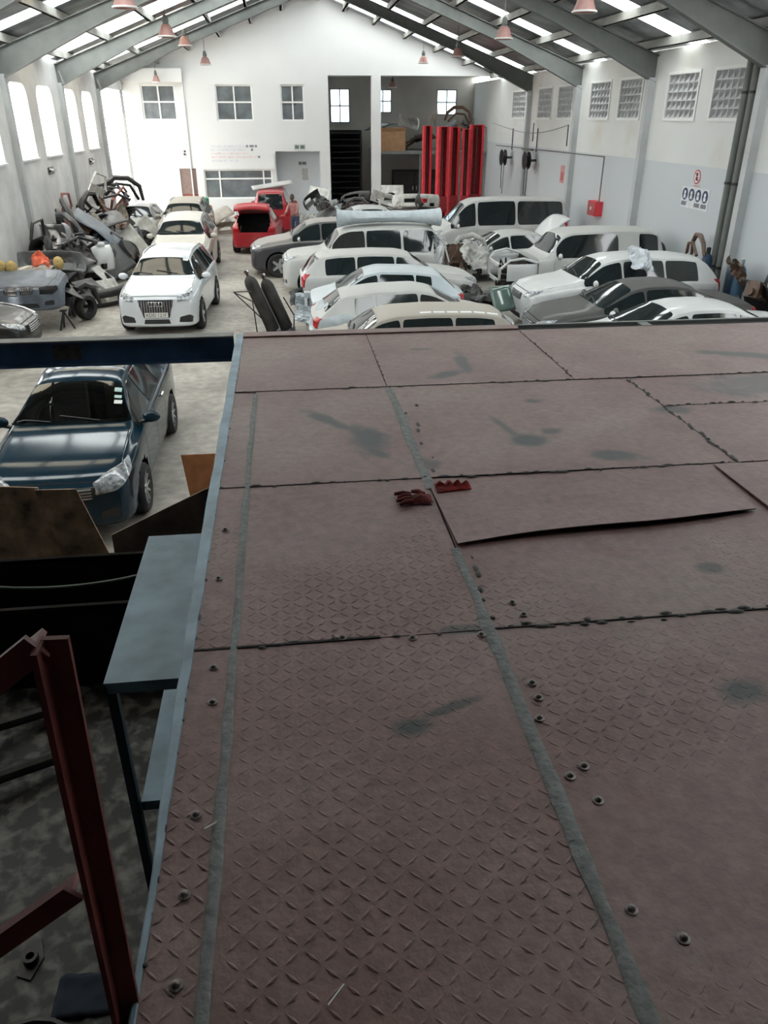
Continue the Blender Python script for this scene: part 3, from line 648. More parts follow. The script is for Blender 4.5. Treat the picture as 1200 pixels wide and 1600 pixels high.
# scrap on the greasy floor
M_grim = mat('grimy_metal', (.035, .032, .028), .55, metal=.3, var=.5, scale=9)
def scrap_bracket(loc, rz, label, m=M_grim, s=1):
    o = tag(empty('metal_bracket', loc, rz), label, 'scrap'); o.scale = (s, s, s)
    obj('plate', MB().prism([(-.12, -.05), (.02, -.07), (.14, .0), (.05, .08), (-.1, .04)], 0, .012), m, o)
    obj('boss', MB().lathe([(.045, .012), (.045, .05), (.025, .05), (.025, .012)], n=12), m, o); return o
scrap_bracket((-2.05, 5.55, 0), .4, 'small pale cast bracket on the floor near the handrail top', mat('pale_cast_metal', (.22, .21, .19), .5, metal=.3))
scrap_bracket((-1.75, 3.1, 0), 1.4, 'grimy bracket on the oily floor under the handrail')
tr = tag(empty('engine_cradle', (-2.45, 4.75, 0), .5), 'dark greasy engine cradle lying on the floor at lower left', 'car part')
for a, b in [((-.5, -.3, .1), (.5, -.3, .1)), ((-.5, .3, .1), (.5, .3, .1)), ((-.5, -.3, .1), (-.5, .3, .1)), ((.5, -.3, .1), (.5, .3, .1)), ((-.2, -.3, .1), (.1, .3, .28))]: obj('tube', MB().tube([a, tuple((Vector(a) + Vector(b)) / 2 + Vector((0, 0, .05))), b], .05, 8), M_grim, tr)
dr = tag(empty('drain_pan', (-1.6, 2.35, 0)), 'shallow black drain pan on the oily floor near the stairs', 'pan')
obj('pan', MB().lathe([(.0001, .02), (.26, .02), (.32, .12), (.34, .12), (.27, .0), (.0001, .0)], n=20), M_black, dr)
tp = obj('blue_cloth', MB().grid(10, 8, lambda u, v: ((u - .5) * .4, (v - .5) * .25, .04 * abs(noise.noise((u * 4, v * 3, 9))) + .003)), mat('dark_blue_cloth', (.012, .02, .035), .9), None, True); tp.location = (-1.35, 2.85, 0); solidify(tp, .004)
tag(tp, 'dark blue cloth scrap on the oily floor at the bottom left', 'cloth')
# ================================================================== CARS
def paint(name, col, dust=.35, coat=.6, rough=.35, dcol=(.34, .32, .29), metal=.0, spec=.5):
    return mat('paint_' + name, col, rough, metal=metal, spec=spec, var=.06, scale=2, coat=coat, dust=dcol, dustamt=dust)
TOPS = {
 'sedan': [(0, .47), (.025, .545), (.1, .615), (.255, .685), (.27, .70), (.43, .955), (.5, .995), (.6, 1.), (.69, .965), (.83, .765), (.90, .755), (.97, .735), (1, .66)],
 'hatch': [(0, .45), (.025, .52), (.12, .605), (.235, .675), (.25, .69), (.42, .955), (.5, 1.), (.7, .985), (.85, .93), (.95, .72), (1., .63)],
 'suv':   [(0, .50), (.025, .58), (.11, .635), (.255, .69), (.27, .705), (.39, .94), (.46, .985), (.6, 1.), (.8, .985), (.91, .94), (.975, .74), (1, .62)],
 'box':   [(0, .52), (.025, .60), (.24, .645), (.265, .66), (.35, .94), (.41, .985), (.6, 1), (.9, .985), (.965, .93), (.99, .66), (1., .55)],
 'van':   [(0, .42), (.02, .49), (.08, .56), (.12, .61), (.24, .92), (.31, .985), (.5, 1), (.95, .985), (.985, .93), (1, .6)]}
BELT = {'sedan': [(0, .50), (.2, .60), (.3, .63), (.8, .68), (1, .66)], 'hatch': [(0, .48), (.2, .59), (.3, .625), (.8, .67), (1, .64)], 'suv': [(0, .52), (.2, .60), (.3, .63), (.8, .66), (1, .64)],
        'box': [(0, .54), (.2, .60), (.3, .62), (1, .62)], 'van': [(0, .44), (.12, .52), (.3, .56), (1, .57)]}
WINS = {'sedan': [(.29, .475), (.485, .66), (.668, .745)], 'hatch': [(.27, .49), (.50, .70), (.71, .80)], 'suv': [(.285, .475), (.485, .69), (.70, .865)], 'box': [(.30, .50), (.51, .72), (.735, .93)], 'van': [(.13, .31), (.325, .60), (.615, .95)]}
SHIELD = {'sedan': (.275, .425), 'hatch': (.255, .415), 'suv': (.275, .385), 'box': (.27, .347), 'van': (.125, .235)}
AXLE = {'sedan': (.195, .79), 'hatch': (.195, .82), 'suv': (.185, .79), 'box': (.175, .79), 'van': (.2, .78)}
def make_wheel(r, w=.21, style=0):
    t = MB().lathe([(r * .66, -w / 2), (r * .90, -w / 2 - .01), (r * .985, -w * .40), (r, -w * .25), (r, w * .25), (r * .985, w * .40), (r * .90, w / 2 + .01), (r * .66, w / 2)], n=28, axis='y').mesh('tyre', M_dark)
    rim = MB().lathe([(r * .67, -w / 2), (r * .64, -w / 2 + .015), (r * .60, -w * .2), (r * .58, w * .4)], n=28, axis='y'); rim.disc((0, -w * .12, 0), r * .60, 28, 'y')
    n = (5, 7, 10)[style]
    sp = MB()
    for k in range(n):
        a = 2 * math.pi * k / n; d = Vector((math.cos(a), 0, math.sin(a))); s = Vector((-d.z, 0, d.x)); ww = r * (.24, .17, .11)[style] * .5
        vs_ = [d * r * .12 + s * ww + Vector((0, -w * .40, 0)), d * r * .12 - s * ww + Vector((0, -w * .40, 0)), d * r * .63 - s * ww * .8 + Vector((0, -w * .47, 0)), d * r * .63 + s * ww * .8 + Vector((0, -w * .47, 0))]
        sp.add(vs_ + [v + Vector((0, .03, 0)) for v in vs_], [(0, 1, 2, 3), (0, 3, 7, 4), (1, 5, 6, 2), (3, 2, 6, 7), (0, 4, 5, 1)])
    sp.lathe([(0.001, -w * .46), (r * .14, -w * .45), (r * .17, -w * .36)], n=12, axis='y')
    return t, rim.mesh('rim', mat('wheel_well_dark', (.06, .06, .062), .5)), sp.mesh('spokes', M_alloy)
WHEELS = {}
def place_wheels(root, r, pts, half, style):
    key = (round(r, 3), style)
    if key not in WHEELS: WHEELS[key] = make_wheel(r, .21, style)
    t, rim, sp = WHEELS[key]
    for (x, s) in pts:
        wv = obj('wheel', rim, None, root); wv.location = (x, s * (half - .09), r); wv.rotation_euler.z = 0 if s < 0 else math.pi
        obj('tyre', t, None, wv); obj('spokes', sp, None, wv)
class Body:
    def __init__(s, typ, L, W, H, top=None, belt=None, bow=.16, rake=.10, sill=.2, roofw=.62, cut=(0, 1)):
        s.L, s.W, s.H = L, W, H; top = top or TOPS[typ]; belt = belt or BELT[typ]; s.typ = typ
        tx = [p[0] for p in top]; tz = [p[1] for p in top]; bx = [p[0] for p in belt]; bz = [p[1] for p in belt]
        sm = .012
        s.zt = lambda x: H * float(np.mean([np.interp(x + k * sm, tx, tz) for k in (-1.5, -.75, 0, .75, 1.5)]))
        s.zb = lambda x: H * float(np.interp(x, bx, bz)); s.bow = bow; s.rake = rake; s.sill = sill; s.roofw = roofw
        s.xs = sorted(set([round(v, 4) for v in list(np.linspace(0, .03, 6)) + list(np.linspace(.03, .97, 66)) + list(np.linspace(.97, 1, 6))]))
        s.xs = [x for x in s.xs if cut[0] <= x <= cut[1]]
        s.build()
    def ring(s, x):
        q0 = math.sqrt(max(0, 1 - (1 - min(1, x / .05)) ** 2)); q1 = math.sqrt(max(0, 1 - (1 - min(1, (1 - x) / .045)) ** 2)); q = min(q0, q1)
        hw = s.W / 2 * (1 - .07 * max(0, (.22 - x) / .22) ** 2 - .06 * max(0, (x - .8) / .2) ** 2) * (.90 + .10 * q)
        zt = s.zt(x); zb = min(s.zb(x), zt - .045); H = s.H
        zl = s.sill + (1 - q) * .07 + .05 * max(0, (x - .9) / .1)
        g = min(1, max(0, (zt - s.zb(x)) / (.32 * H)))
        e = hw * (.90 * (1 - g) + s.roofw / .9 * g * .92 + .0)
        cr = .015 + .045 * g
        ctrl = [(0, zl), (hw * .80, zl), (hw * .965, zl + .05), (hw * .985, zl + .16), (hw, zl + .45 * (zb - zl)), (hw * .995, zb - .12), (hw * .965, zb - .015), (hw * .935, zb + .02 * g), (e + .012, zt - cr - .035 * g), (e - .03, zt - cr * .75), (e * .6, zt - cr * .25), (0, zt)]
        return ctrl
    def sample(s, x, n=3):
        c = [Vector((a, b)) for a, b in s.ring(x)]; out = []
        for i in range(len(c) - 1):
            p0, p1, p2, p3 = c[max(i - 1, 0)], c[i], c[i + 1], c[min(i + 2, len(c) - 1)]
            for k in range(n):
                t = k / n; a = .5 * ((2 * p1) + (p2 - p0) * t + (2 * p0 - 5 * p1 + 4 * p2 - p3) * t * t + (3 * p1 - p0 - 3 * p2 + p3) * t ** 3)
                l = p1.lerp(p2, t); out.append(l.lerp(a, .6))
        out.append(c[-1]); return out
    def deform(s, x, y, z):
        f = max(0, 1 - x / .2); r = max(0, 1 - (1 - x) / .14)
        X = x * s.L + s.bow * (abs(y) / (s.W / 2)) ** 2.4 * f ** 1.5 - .6 * s.bow * (abs(y) / (s.W / 2)) ** 2.6 * r ** 1.5
        zf = max(0, z / s.H - .36); X += s.rake * zf * 2 * f ** 2 * (1 if x < .2 else 0)
        return Vector((X - s.L / 2, y, z))
    def build(s):
        mb = MB(); m = None; s.rings = []
        for x in s.xs:
            half = s.sample(x); pts = [(-p.x, p.y) for p in half] + [(p.x, p.y) for p in half[-2:0:-1]]
            m = len(pts); s.rings.append(pts); mb.v += [s.deform(x, a, b) for a, b in pts]
        for i in range(len(s.xs) - 1):
            for j in range(m): mb.f.append((i * m + j, (i + 1) * m + j, (i + 1) * m + (j + 1) % m, i * m + (j + 1) % m))
        # nose and tail caps as curved grids
        for i, fl in ((0, 0), (len(s.xs) - 1, 1)):
            x = s.xs[i]; h = s.sample(x); rows = []; nl = 10
            for p in h:
                row = []
                for k in range(nl + 1):
                    y = -p.x + 2 * p.x * k / nl; mb.v.append(s.deform(x, y, p.y)); row.append(len(mb.v) - 1)
                rows.append(row)
            for a in range(len(rows) - 1):
                for k in range(nl):
                    f = (rows[a][k], rows[a][k + 1], rows[a + 1][k + 1], rows[a + 1][k]); mb.f.append(f if not fl else f[::-1])
        s.mb = mb; s.bvh = BVHTree.FromPolygons([Vector(v) for v in mb.v], mb.f)
    def wheelcut(s, axles, r):
        """opens the wheel arches: snaps vertices to the arch circle, drops the faces inside"""
        R_ = r * 1.17; v = [Vector(p) for p in s.mb.v]; drop = set()
        for ax in axles:
            cx = ax * s.L - s.L / 2; cz = r * 1.0
            for i, p in enumerate(v):
                if abs(p.y) < s.W * .36: continue
                dx, dz = p.x - cx, p.z - cz; d = math.hypot(dx, dz)
                if d < 1e-6: continue
                if abs(d - R_) < .042:
                    k = R_ / d; v[i] = Vector((cx + dx * k, p.y, cz + dz * k)); d = R_
                if d < R_ - .001: drop.add(i)
        nf = []
        for f in s.mb.f:
            if any(i in drop for i in f):
                c = sum((v[i] for i in f), Vector()) / len(f)
                if abs(c.y) > s.W * .3: continue
            nf.append(f)
        s.mb.v = v; s.mb.f = nf
    def hole(s, test):
        v = s.mb.v; s.mb.f = [f for f in s.mb.f if not test(sum((Vector(v[i]) for i in f), Vector()) / len(f))]
    def ray(s, o, d):
        h = s.bvh.ray_cast(o, d); return h[0] if h[0] is not None else None
    def patch(s, poly, fn, d, off=.006, rings=(1, .8, .6, .4, .2), n=None):
        """poly: 2-d outline, fn maps it to a ray origin, d is the ray direction"""
        pts = []; k = len(poly); seg = max(1, 88 // k)
        for i in range(k):
            a, b = Vector(poly[i]), Vector(poly[(i + 1) % k])
            pts += [a.lerp(b, t / seg) for t in range(seg)]
        if True:                                      # soften the corners
            for _ in range(2): pts = [(pts[i - 1] + pts[i] * 2 + pts[(i + 1) % len(pts)]) / 4 for i in range(len(pts))]
        c = sum(pts, Vector((0, 0))) / len(pts); mb = MB(); d = Vector(d).normalized(); last = None; N = len(pts)
        def hit(q, o):
            w = Vector(fn(*q)); h = s.ray(w, d)
            if h is None:
                h2 = s.bvh.find_nearest(w + d * (s.L * .3)); h = h2[0]
            return h - d * o
        rows = []
        # smooth surface fitted through the ray hits, then pushed out clear of the body
        Q = []; T = []
        for r_ in rings:
            for p in pts:
                q = c + (p - c) * r_; w = Vector(fn(*q)); h = s.ray(w, d)
                if h is not None: Q.append(q); T.append((h - w).dot(d))
        def mono(q): x_, y_ = q[0] - c[0], q[1] - c[1]; return [x_ ** i * y_ ** j for i in range(5) for j in range(5 - i)]
        A = np.array([mono(q) for q in Q]); T = np.array(T); med = np.median(T); keep = np.abs(T - med) < .6
        coef = np.linalg.lstsq(A[keep], T[keep], rcond=1e-6)[0]; res = A[keep] @ coef - T[keep]; push = min(.03, max(0., float(np.percentile(res, 98))))
        def hits(r_): return [Vector(fn(*(c + (p - c) * r_))) + d * (float(np.dot(mono(c + (p - c) * r_), coef)) - push - off) for p in pts]
        mb.v += [v + d * (off + push + .012) for v in hits(1.0)]
        for r in rings: mb.v += hits(r)
        mb.v.append(hits(0)[0]); nr = len(rings) + 1
        for a in range(nr - 1):
            for j in range(N): mb.f.append((a * N + j, a * N + (j + 1) % N, (a + 1) * N + (j + 1) % N, (a + 1) * N + j))
        for j in range(N): mb.f.append(((nr - 1) * N + j, (nr - 1) * N + (j + 1) % N, nr * N))
        # consistent outward facing
        bm = bmesh.new(); vs_ = [bm.verts.new(v) for v in mb.v]
        for f in mb.f:
            try: bm.faces.new([vs_[i] for i in f])
            except Exception: pass
        bmesh.ops.recalc_face_normals(bm, faces=bm.faces)
        me = bpy.data.meshes.new('patch')
        tot = Vector()
        for f in bm.faces: tot += f.normal * f.calc_area()
        if tot.dot(d) > 0: bmesh.ops.reverse_faces(bm, faces=bm.faces)
        bm.to_mesh(me); bm.free(); me.shade_smooth()
        try: me.set_sharp_from_angle(angle=R(40))
        except Exception: pass
        return me
    def line(s, pl, fn, d, w=.008, off=.003):
        d = Vector(d).normalized(); P = []
        for i in range(len(pl) - 1):
            a, b = Vector(pl[i]), Vector(pl[i + 1]); n = max(1, int((b - a).length / .07)); P += [a.lerp(b, t / n) for t in range(n)]
        P.append(Vector(pl[-1])); mb = MB(); ok = []
        for i, p in enumerate(P):
            t = (P[min(i + 1, len(P) - 1)] - P[max(i - 1, 0)]); t = t.normalized() if t.length else Vector((1, 0)); n = Vector((-t.y, t.x))
            for sg in (-1, 1):
                h = s.ray(Vector(fn(*(p + n * sg * w / 2))), d); mb.v.append(h - d * off if h is not None else None)
        ok = [mb.v[2 * i] is not None and mb.v[2 * i + 1] is not None for i in range(len(P))]
        out = MB(); prev = None
        for i in range(len(P)):
            if not ok[i]: prev = None; continue
            out.v += [mb.v[2 * i], mb.v[2 * i + 1]]; n_ = len(out.v)
            if prev is not None: out.f.append((n_ - 4, n_ - 3, n_ - 1, n_ - 2))
            prev = i
        return out
def side_fn(sg): return lambda x, z: (x, sg * 3, z)
def front_fn(x, z): return (-6, x, z)
def rear_fn(x, z): return (6, x, z)
def top_fn(x, y): return (x, y, 6)
def setm(me, m): me.materials.clear(); me.materials.append(m); return me

def make_car(label, typ, L, W, H, col, loc, rz, r=.32, glass=None, shieldmat=None, name='car', cat='car', style=0, rails=False, skip=(), grille='bars', lamp=1., plate=None, cutfront=0, wins=None, low=None, darkwin=(), rear_lamps=True, mirror_m=None, hole=None, top=None, open_hatch=False, roofw=.62, cutrear=1, bow=.16, trimm=None, fog=1.):
    root = tag(empty(name, loc, rz), label, cat)
    B = Body(typ, L, W, H, top=top, roofw=roofw, cut=(cutfront, cutrear), bow=bow); glass = glass or M_glassdark; hL = L / 2; ax = AXLE[typ]
    X = lambda f: f * L - hL
    fl = side_fn
    pend = []
    def side(name, poly, m, off=.006, par=None):
        for sg in (-1, 1):
            pend.append((name, setm(B.patch(poly, side_fn(sg), (0, -sg, 0), off), m), m))
    # side glass
    for k, (a, b) in enumerate(WINS[typ] if wins is None else wins):
        pts_t = []; pts_b = []
        for i in range(9):
            x = a + (b - a) * i / 8; ring = B.ring(x); zt = ring[8][1] - .004; zb = ring[7][1] + .012
            if zt > zb + .03: pts_t.append((X(x), zt)); pts_b.append((X(x), zb))
        if len(pts_t) < 2: continue
        side('side_window', pts_b + pts_t[::-1], M_void if k in darkwin else glass)
    # windscreen
    a, b = SHIELD[typ]
    ya = B.ring(a + .01)[7][0] * .90; yb = B.ring(b)[8][0] - .05; ym = (B.ring((a + b) / 2)[8][0] - .035)
    ws_poly = [(X(a) + .02, -ya * .8), (X(a) + .07, -ya), (X((a + b) / 2), -ym), (X(b) - .01, -yb), (X(b), 0), (X(b) - .01, yb), (X((a + b) / 2), ym), (X(a) + .07, ya), (X(a) + .02, ya * .8), (X(a) - .0, 0)]
    if 'windscreen' not in skip: pend.append(('windscreen', setm(B.patch(ws_poly, top_fn, (0, 0, -1), .006), shieldmat or glass), None))
    # rear glass
    if 'rear_glass' not in skip:
        if typ == 'sedan':
            a2, b2 = .70, .82; y1 = B.ring(a2)[8][0] - .06; y2 = B.ring(b2)[7][0] * .86
            pend.append(('rear_window', setm(B.patch([(X(a2), -y1), (X(b2), -y2), (X(b2) + .03, 0), (X(b2), y2), (X(a2), y1)], top_fn, (0, 0, -1), .006), glass), None))
        elif typ == 'hatch':
            a2, b2 = .865, .94; y1 = B.ring(a2)[8][0] - .08; y2 = B.ring(b2)[7][0] * .82
            pend.append(('rear_window', setm(B.patch([(X(a2), -y1), (X(b2), -y2), (X(b2), y2), (X(a2), y1)], top_fn, (0, 0, -1), .006), glass), None))
        else:
            z1, z2 = B.zb(.95) + .06, H * .92; y = B.ring(.93)[8][0] - .07
            pend.append(('rear_window', setm(B.patch([(-y * 1.1, z1), (y * 1.1, z1), (y, z2), (-y, z2)], rear_fn, (-1, 0, 0), .006), glass), None))
    nz = B.zt(.03)                      # height of the bonnet lip
    if cutfront == 0:
        wy = W / 2
        # headlamps
        if 'lamps' not in skip:
            for sg in (-1, 1):
                z = nz - .075; d = Vector((1, -sg * .75, -.1)).normalized()
                poly = [(0, -.055 * lamp), (.17 * lamp, -.075 * lamp), (.40 * lamp, -.02), (.45 * lamp, .055 * lamp), (.18 * lamp, .06 * lamp), (.02, .035 * lamp)]
                poly = [(a_, b_ + .20 * a_) for a_, b_ in poly]; u = Vector((.62, sg * .78, 0)).normalized(); base = Vector((-hL + .02, sg * wy * .56, z - .02))
                pend.append(('headlamp', setm(B.patch(poly, lambda p, q, u=u, base=base, d=d: tuple(base + u * p + Vector((0, 0, q)) - d * 2.5), d, .010), M_lamp), 'lamp'))
        gm = M_black
        if grille == 'bars':
            gz0, gz1, gw = nz - .25, nz - .09, .36
        elif grille == 'tall': gz0, gz1, gw = nz - .50, nz - .10, .40
        else: gz0, gz1, gw = nz - .22, nz - .08, .50
        if 'grille' not in skip:
            gp = [(-gw, gz1), (gw, gz1), (gw * (.72 if grille == 'tall' else .9), gz0), (-gw * (.72 if grille == 'tall' else .9), gz0)]
            pend.append(('grille', setm(B.patch(gp, front_fn, (1, 0, 0), .008), M_black), 'grille:%s' % grille)); B.gp = (gz0, gz1, gw)
        lw = low or .42
        pend.append(('lower_intake', setm(B.patch([(-lw, .30), (lw, .30), (lw * .9, .40), (-lw * .9, .40)], front_fn, (1, 0, 0), .006), M_black), None))
        for sg in (-1, 1):
            d = Vector((1, -sg * .35, 0)).normalized()
            pend.append(('fog_lamp', setm(B.patch([(-.10 * fog, -.05 * fog), (.12 * fog, -.06 * fog), (.14 * fog, .03 * fog), (.08 * fog, .06 * fog), (-.08 * fog, .03 * fog)], lambda p, q, sg=sg, d=d: tuple(Vector((-hL, sg * (wy * .70 + p), .40 + q)) - d * 2.5), d, .007), M_black), None))
    if rear_lamps and cutrear == 1:
        for sg in (-1, 1):
            d = Vector((-1, -sg * .55, 0)).normalized(); z = B.zb(.98) - .08
            hh = .10 if typ in ('sedan', 'hatch') else .16
            u = Vector((-.5, sg * .85, 0)).normalized()
            pend.append(('tail_lamp', setm(B.patch([(-.14, -hh * .7), (.1, -hh), (.16, hh), (-.06, hh)], lambda p, q, sg=sg, d=d, u=u, z=z: tuple(Vector((hL, sg * W * .40, z)) + u * p + Vector((0, 0, q)) - d * 2.5), d, .010), mat('tail_lamp_red', (.42, .015, .02), .2, var=.3, scale=14)), None))
    if open_hatch:
        pend = [p for p in pend if p[0] != 'rear_window']
    # seams
    seams = []
    zs = .30
    for k, (a, b) in enumerate((WINS[typ] if wins is None else wins)[:2]):
        for sg in (-1, 1):
            xx = X(b) + .012
            if typ == 'van' and k == 1: continue
            seams.append(B.line([(xx, zs + .08), (xx + .02, B.zb(b) - .02)], side_fn(sg), (0, -sg, 0)))
    for sg in (-1, 1):
        seams.append(B.line([(X(ax[0]) + r * 1.35, zs), (X(ax[0]) + r * 1.42, B.zb(ax[0] + .1) - .03)], side_fn(sg), (0, -sg, 0)))
        if cutfront == 0: seams.append(B.line([(X(.035), sg * W * .34), (X(.12), sg * W * .415), (X(SHIELD[typ][0]) - .04, sg * W * .405)], top_fn, (0, 0, -1), .009))
    if cutfront == 0: seams.append(B.line([(-W * .34, nz - .045), (0, nz - .03), (W * .34, nz - .045)], front_fn, (1, 0, 0), .010))
    # handles
    hd = []
    for k, (a, b) in enumerate((WINS[typ] if wins is None else wins)[:2]):
        for sg in (-1, 1):
            z = B.zb(b) - .10; x = X(b) - .16; h = B.ray(Vector((x, sg * 3, z)), Vector((0, -sg, 0)))
            if h is not None: hd.append(MB().obox(h + Vector((0, sg * .016, 0)), .17, .022, .026))
    # open up the shell
    if hole: B.hole(lambda c: hole(c, B, X))
    B.wheelcut([a for a in ax if cutfront < a < cutrear], r)
    body = obj('body', B.mb, col, root, True)
    try: body.data.set_sharp_from_angle(angle=R(50))
    except Exception: pass
    for a in ax:
        if not cutfront < a < cutrear: continue
        for sg in (-1, 1):
            cx = X(a); RR = r * 1.17; y0 = sg * (W / 2 - .012); y1 = sg * (W / 2 - .36); n = 18; v = []
            for j in range(n + 1):
                t = -.12 + (math.pi + .24) * j / n; v += [(cx + RR * math.cos(t), y0, r + RR * math.sin(t)), (cx + RR * math.cos(t), y1, r + RR * math.sin(t))]
            v.append((cx, y1, r)); obj('arch_liner', MB().add(v, [(2 * j, 2 * j + 2, 2 * j + 3, 2 * j + 1) for j in range(n)] + [(2 * j + 1, 2 * j + 3, 2 * (n + 1)) for j in range(n)]), M_void, root)
    place_wheels(root, r, [(X(a), s) for a in ax if cutfront < a < cutrear for s in (-1, 1) if ('wheel%d' % (0 if a < .5 else 1)) not in skip], W / 2, style)
    for (nm, me, ex) in pend:
        o = obj(nm, me, None, root)
        if ex == 'lamp':
            c = sum((v.co for v in me.vertices), Vector()) / len(me.vertices); 
            obj('reflector', MB().lathe([(.001, .012), (.035, .012), (.045, .0)], c + Vector((-.012, 0, 0)), 12, 'x'), M_chrome, o)
        elif ex and str(ex).startswith('grille'):
            z0, z1, gw = B.gp; kind = ex.split(':')[1]; nb = 14 if kind == 'tall' else 4
            for j in range(nb):
                if kind == 'tall':
                    y = -gw * .92 + 2 * gw * .92 * j / (nb - 1); zb_ = z0 + .03 + max(0, (abs(y) - gw * .72) / (gw * .28)) * (z1 - z0) * .8; h0 = B.ray(Vector((-6, y, zb_)), Vector((1, 0, 0))); h1 = B.ray(Vector((-6, y, z1 - .02)), Vector((1, 0, 0)))
                    if h0 is not None and h1 is not None: obj('bar', MB().bar(h0 + Vector((-.016, 0, 0)), h1 + Vector((-.016, 0, 0)), .014, .016), M_chrome, o)
                else:
                    z = z0 + (z1 - z0) * (j + .5) / nb; P_ = [B.ray(Vector((-6, y, z)), Vector((1, 0, 0))) for y in np.linspace(-gw * .88, gw * .88, 9)]
                    P_ = [p + Vector((-.016, 0, 0)) for p in P_ if p is not None]
                    if len(P_) > 2: obj('bar', MB().tube(P_, .011, 6), M_chrome, o)
    for s_ in [q for q in seams if q.f]: obj('panel_gap', s_, M_void, root)
    hm = trimm or col
    for h in hd: obj('door_handle', h, hm, root)
    if 'mirrors' not in skip:
        xm = SHIELD[typ][0] + .055
        for sg in (-1, 1):
            z = B.zb(xm) + .07; h = B.ray(Vector((X(xm), sg * 3, z - .05)), Vector((0, -sg, 0))); h = h if h is not None else Vector((X(xm), sg * W * .46, z))
            mb = MB(); c = h + Vector((.0, sg * .13, .07))
            mb.grid(8, 12, lambda u, v: tuple(c + Vector((.065 * math.cos(math.pi * (u - .5)) * math.cos(2 * math.pi * v) * (1.0 if math.cos(2 * math.pi * v) < 0 else .45), .115 * math.sin(math.pi * (u - .5)), .078 * math.cos(math.pi * (u - .5)) * math.sin(2 * math.pi * v)))))
            mo = obj('wing_mirror', mb, mirror_m or col, root, True); obj('mirror_arm', MB().bar(h + Vector((0, -sg * .02, 0)), c + Vector((0, -sg * .05, -.05)), .05, .035), M_black, mo)
    if rails:
        for sg in (-1, 1):
            P_ = []
            for f in np.linspace(.42, .86, 10):
                rg = B.ring(f)[8]; P_.append((X(f), sg * (rg[0] - .03), rg[1] + (.065 if .43 < f < .85 else .01)))
            obj('roof_rail', MB().tube(P_, .018, 6), M_chrome, root)
    if cutfront == 0:
        wp = MB()
        for y0 in (-.35, .25):
            P_ = [B.ray(Vector((X(SHIELD[typ][0]) + .03 + .09 * t, y0 + .5 * t, 6)), Vector((0, 0, -1))) for t in (0, .33, .66, 1)]; P_ = [p + Vector((0, 0, .022)) for p in P_ if p is not None]
            if len(P_) > 1: wp = MB().tube(P_, .010, 5); obj('wiper', wp, M_black, root)
    if plate:
        z = plate[1]; h = B.ray(Vector((-6, 0, z)), Vector((1, 0, 0)))
        p = obj('number_plate', MB().box(-.008, .004, -.26, .26, -.055, .055), mat('plate_white', (.78, .78, .74), .5, var=.03), root); p.location = h + Vector((-.022, 0, 0))
        t = obj('plate_lettering', setm(textmesh(plate[0], .105, .002), M_black), None, p); t.rotation_euler = (R(90), 0, R(-90)); t.location = (-.011, 0, 0); t.scale = (1, 1, 1)
    return root, B, X
# shared paints
P_blue = paint('dark_teal_blue', (.006, .026, .045), .0, .3, .12, spec=.3)
P_white = paint('white', (.64, .66, .67), .3, .6, .35, (.52, .51, .48)); P_whitec = paint('clean_white', (.66, .70, .73), .0, 1., .3)
P_cream = paint('dusty_white', (.52, .53, .52), .55, .3, .5, (.42, .41, .385)); P_silver = paint('silver', (.46, .48, .49), .45, .5, .4, (.50, .47, .43), metal=.2)
P_silverblue = paint('pale_silver_blue', (.50, .57, .62), .35, .5, .4, (.52, .52, .50), metal=.2); P_champ = paint('champagne_silver', (.52, .50, .45), .4, .6, .4, (.60, .57, .52))
P_char = paint('dark_charcoal', (.035, .035, .042), .85, .5, .4, (.38, .355, .33)); P_dusk = paint('dusty_black', (.016, .018, .019), .6, .3, .4, (.11, .105, .10)); P_red = paint('red', (.40, .018, .028), .25, .7, .35, (.42, .16, .15))
P_black = paint('black', (.012, .012, .013), .1, .3, .3, spec=.4)
P_beige = paint('dusty_beige', (.40, .37, .32), .7, .3, .5, (.40, .37, .32))
G_clear = clear_glass('windscreen_glass', (.42, .50, .48), .05)

# --- blue sedan under the beam, cabin visible through the windscreen
def ws_hole(c, B, X):
    a, b = SHIELD['sedan']
    if not (X(a) + .06 < c.x < X(b) - .03 and c.z > .8): return False
    t = (c.x - X(a)) / (X(b) - X(a)); y = (B.ring(a + .01)[7][0] * .90) * (1 - t) + (B.ring(b)[8][0] - .05) * t
    return abs(c.y) < y - .05
c, B, X = make_car('dark teal-blue sedan facing the viewer below the blue beam', 'sedan', 4.62, 1.76, 1.50, P_blue, (-2.80, 8.22 + 2.31, 0), R(90), .32, shieldmat=G_clear, hole=ws_hole, style=2, name='sedan_car', lamp=1.35, grille='wide', low=.36, trimm=M_chrome)
obj('dashboard', MB().box(X(.30), X(.36), -.66, .66, .78, .98), M_black, c); 
for s in (-1, 1):
    seat = obj('seat', MB().box(X(.46), X(.57), s * .36 - .24, s * .36 + .24, .35, .62).obox((X(.585), s * .36, .86), .14, .46, .62, (0, R(14), 0)), mat('grey_seat', (.10, .10, .095), .9), c); obj('headrest', MB().obox((X(.60), s * .36, 1.24), .09, .26, .18), M_black, seat)
st = obj('steering_wheel', MB().tube([(X(.385) + .08 * math.cos(t * .4488) * .5, .36 + .18 * math.sin(t * .4488), .98 + .18 * math.cos(t * .4488)) for t in range(15)], .016, 7, False), M_black, c)
for k, (z, sx) in enumerate([(.0, .05), (-.1, .045), (-.2, .055)]):
    pass
def on_screen(B, x, y): return B.ray(Vector((x, y, 6)), Vector((0, 0, -1)))
def sticker(c, B, x, y, w, h, m):
    P_ = [B.ray(Vector((x + dx, y + dy, 6)), Vector((0, 0, -1))) + Vector((-.006, 0, .014)) for dx, dy in ((0, -w / 2), (0, w / 2), (h, w / 2), (h, -w / 2))]
    o = obj('sticker', MB().add(P_, [(0, 1, 2, 3)]), m, c); return o
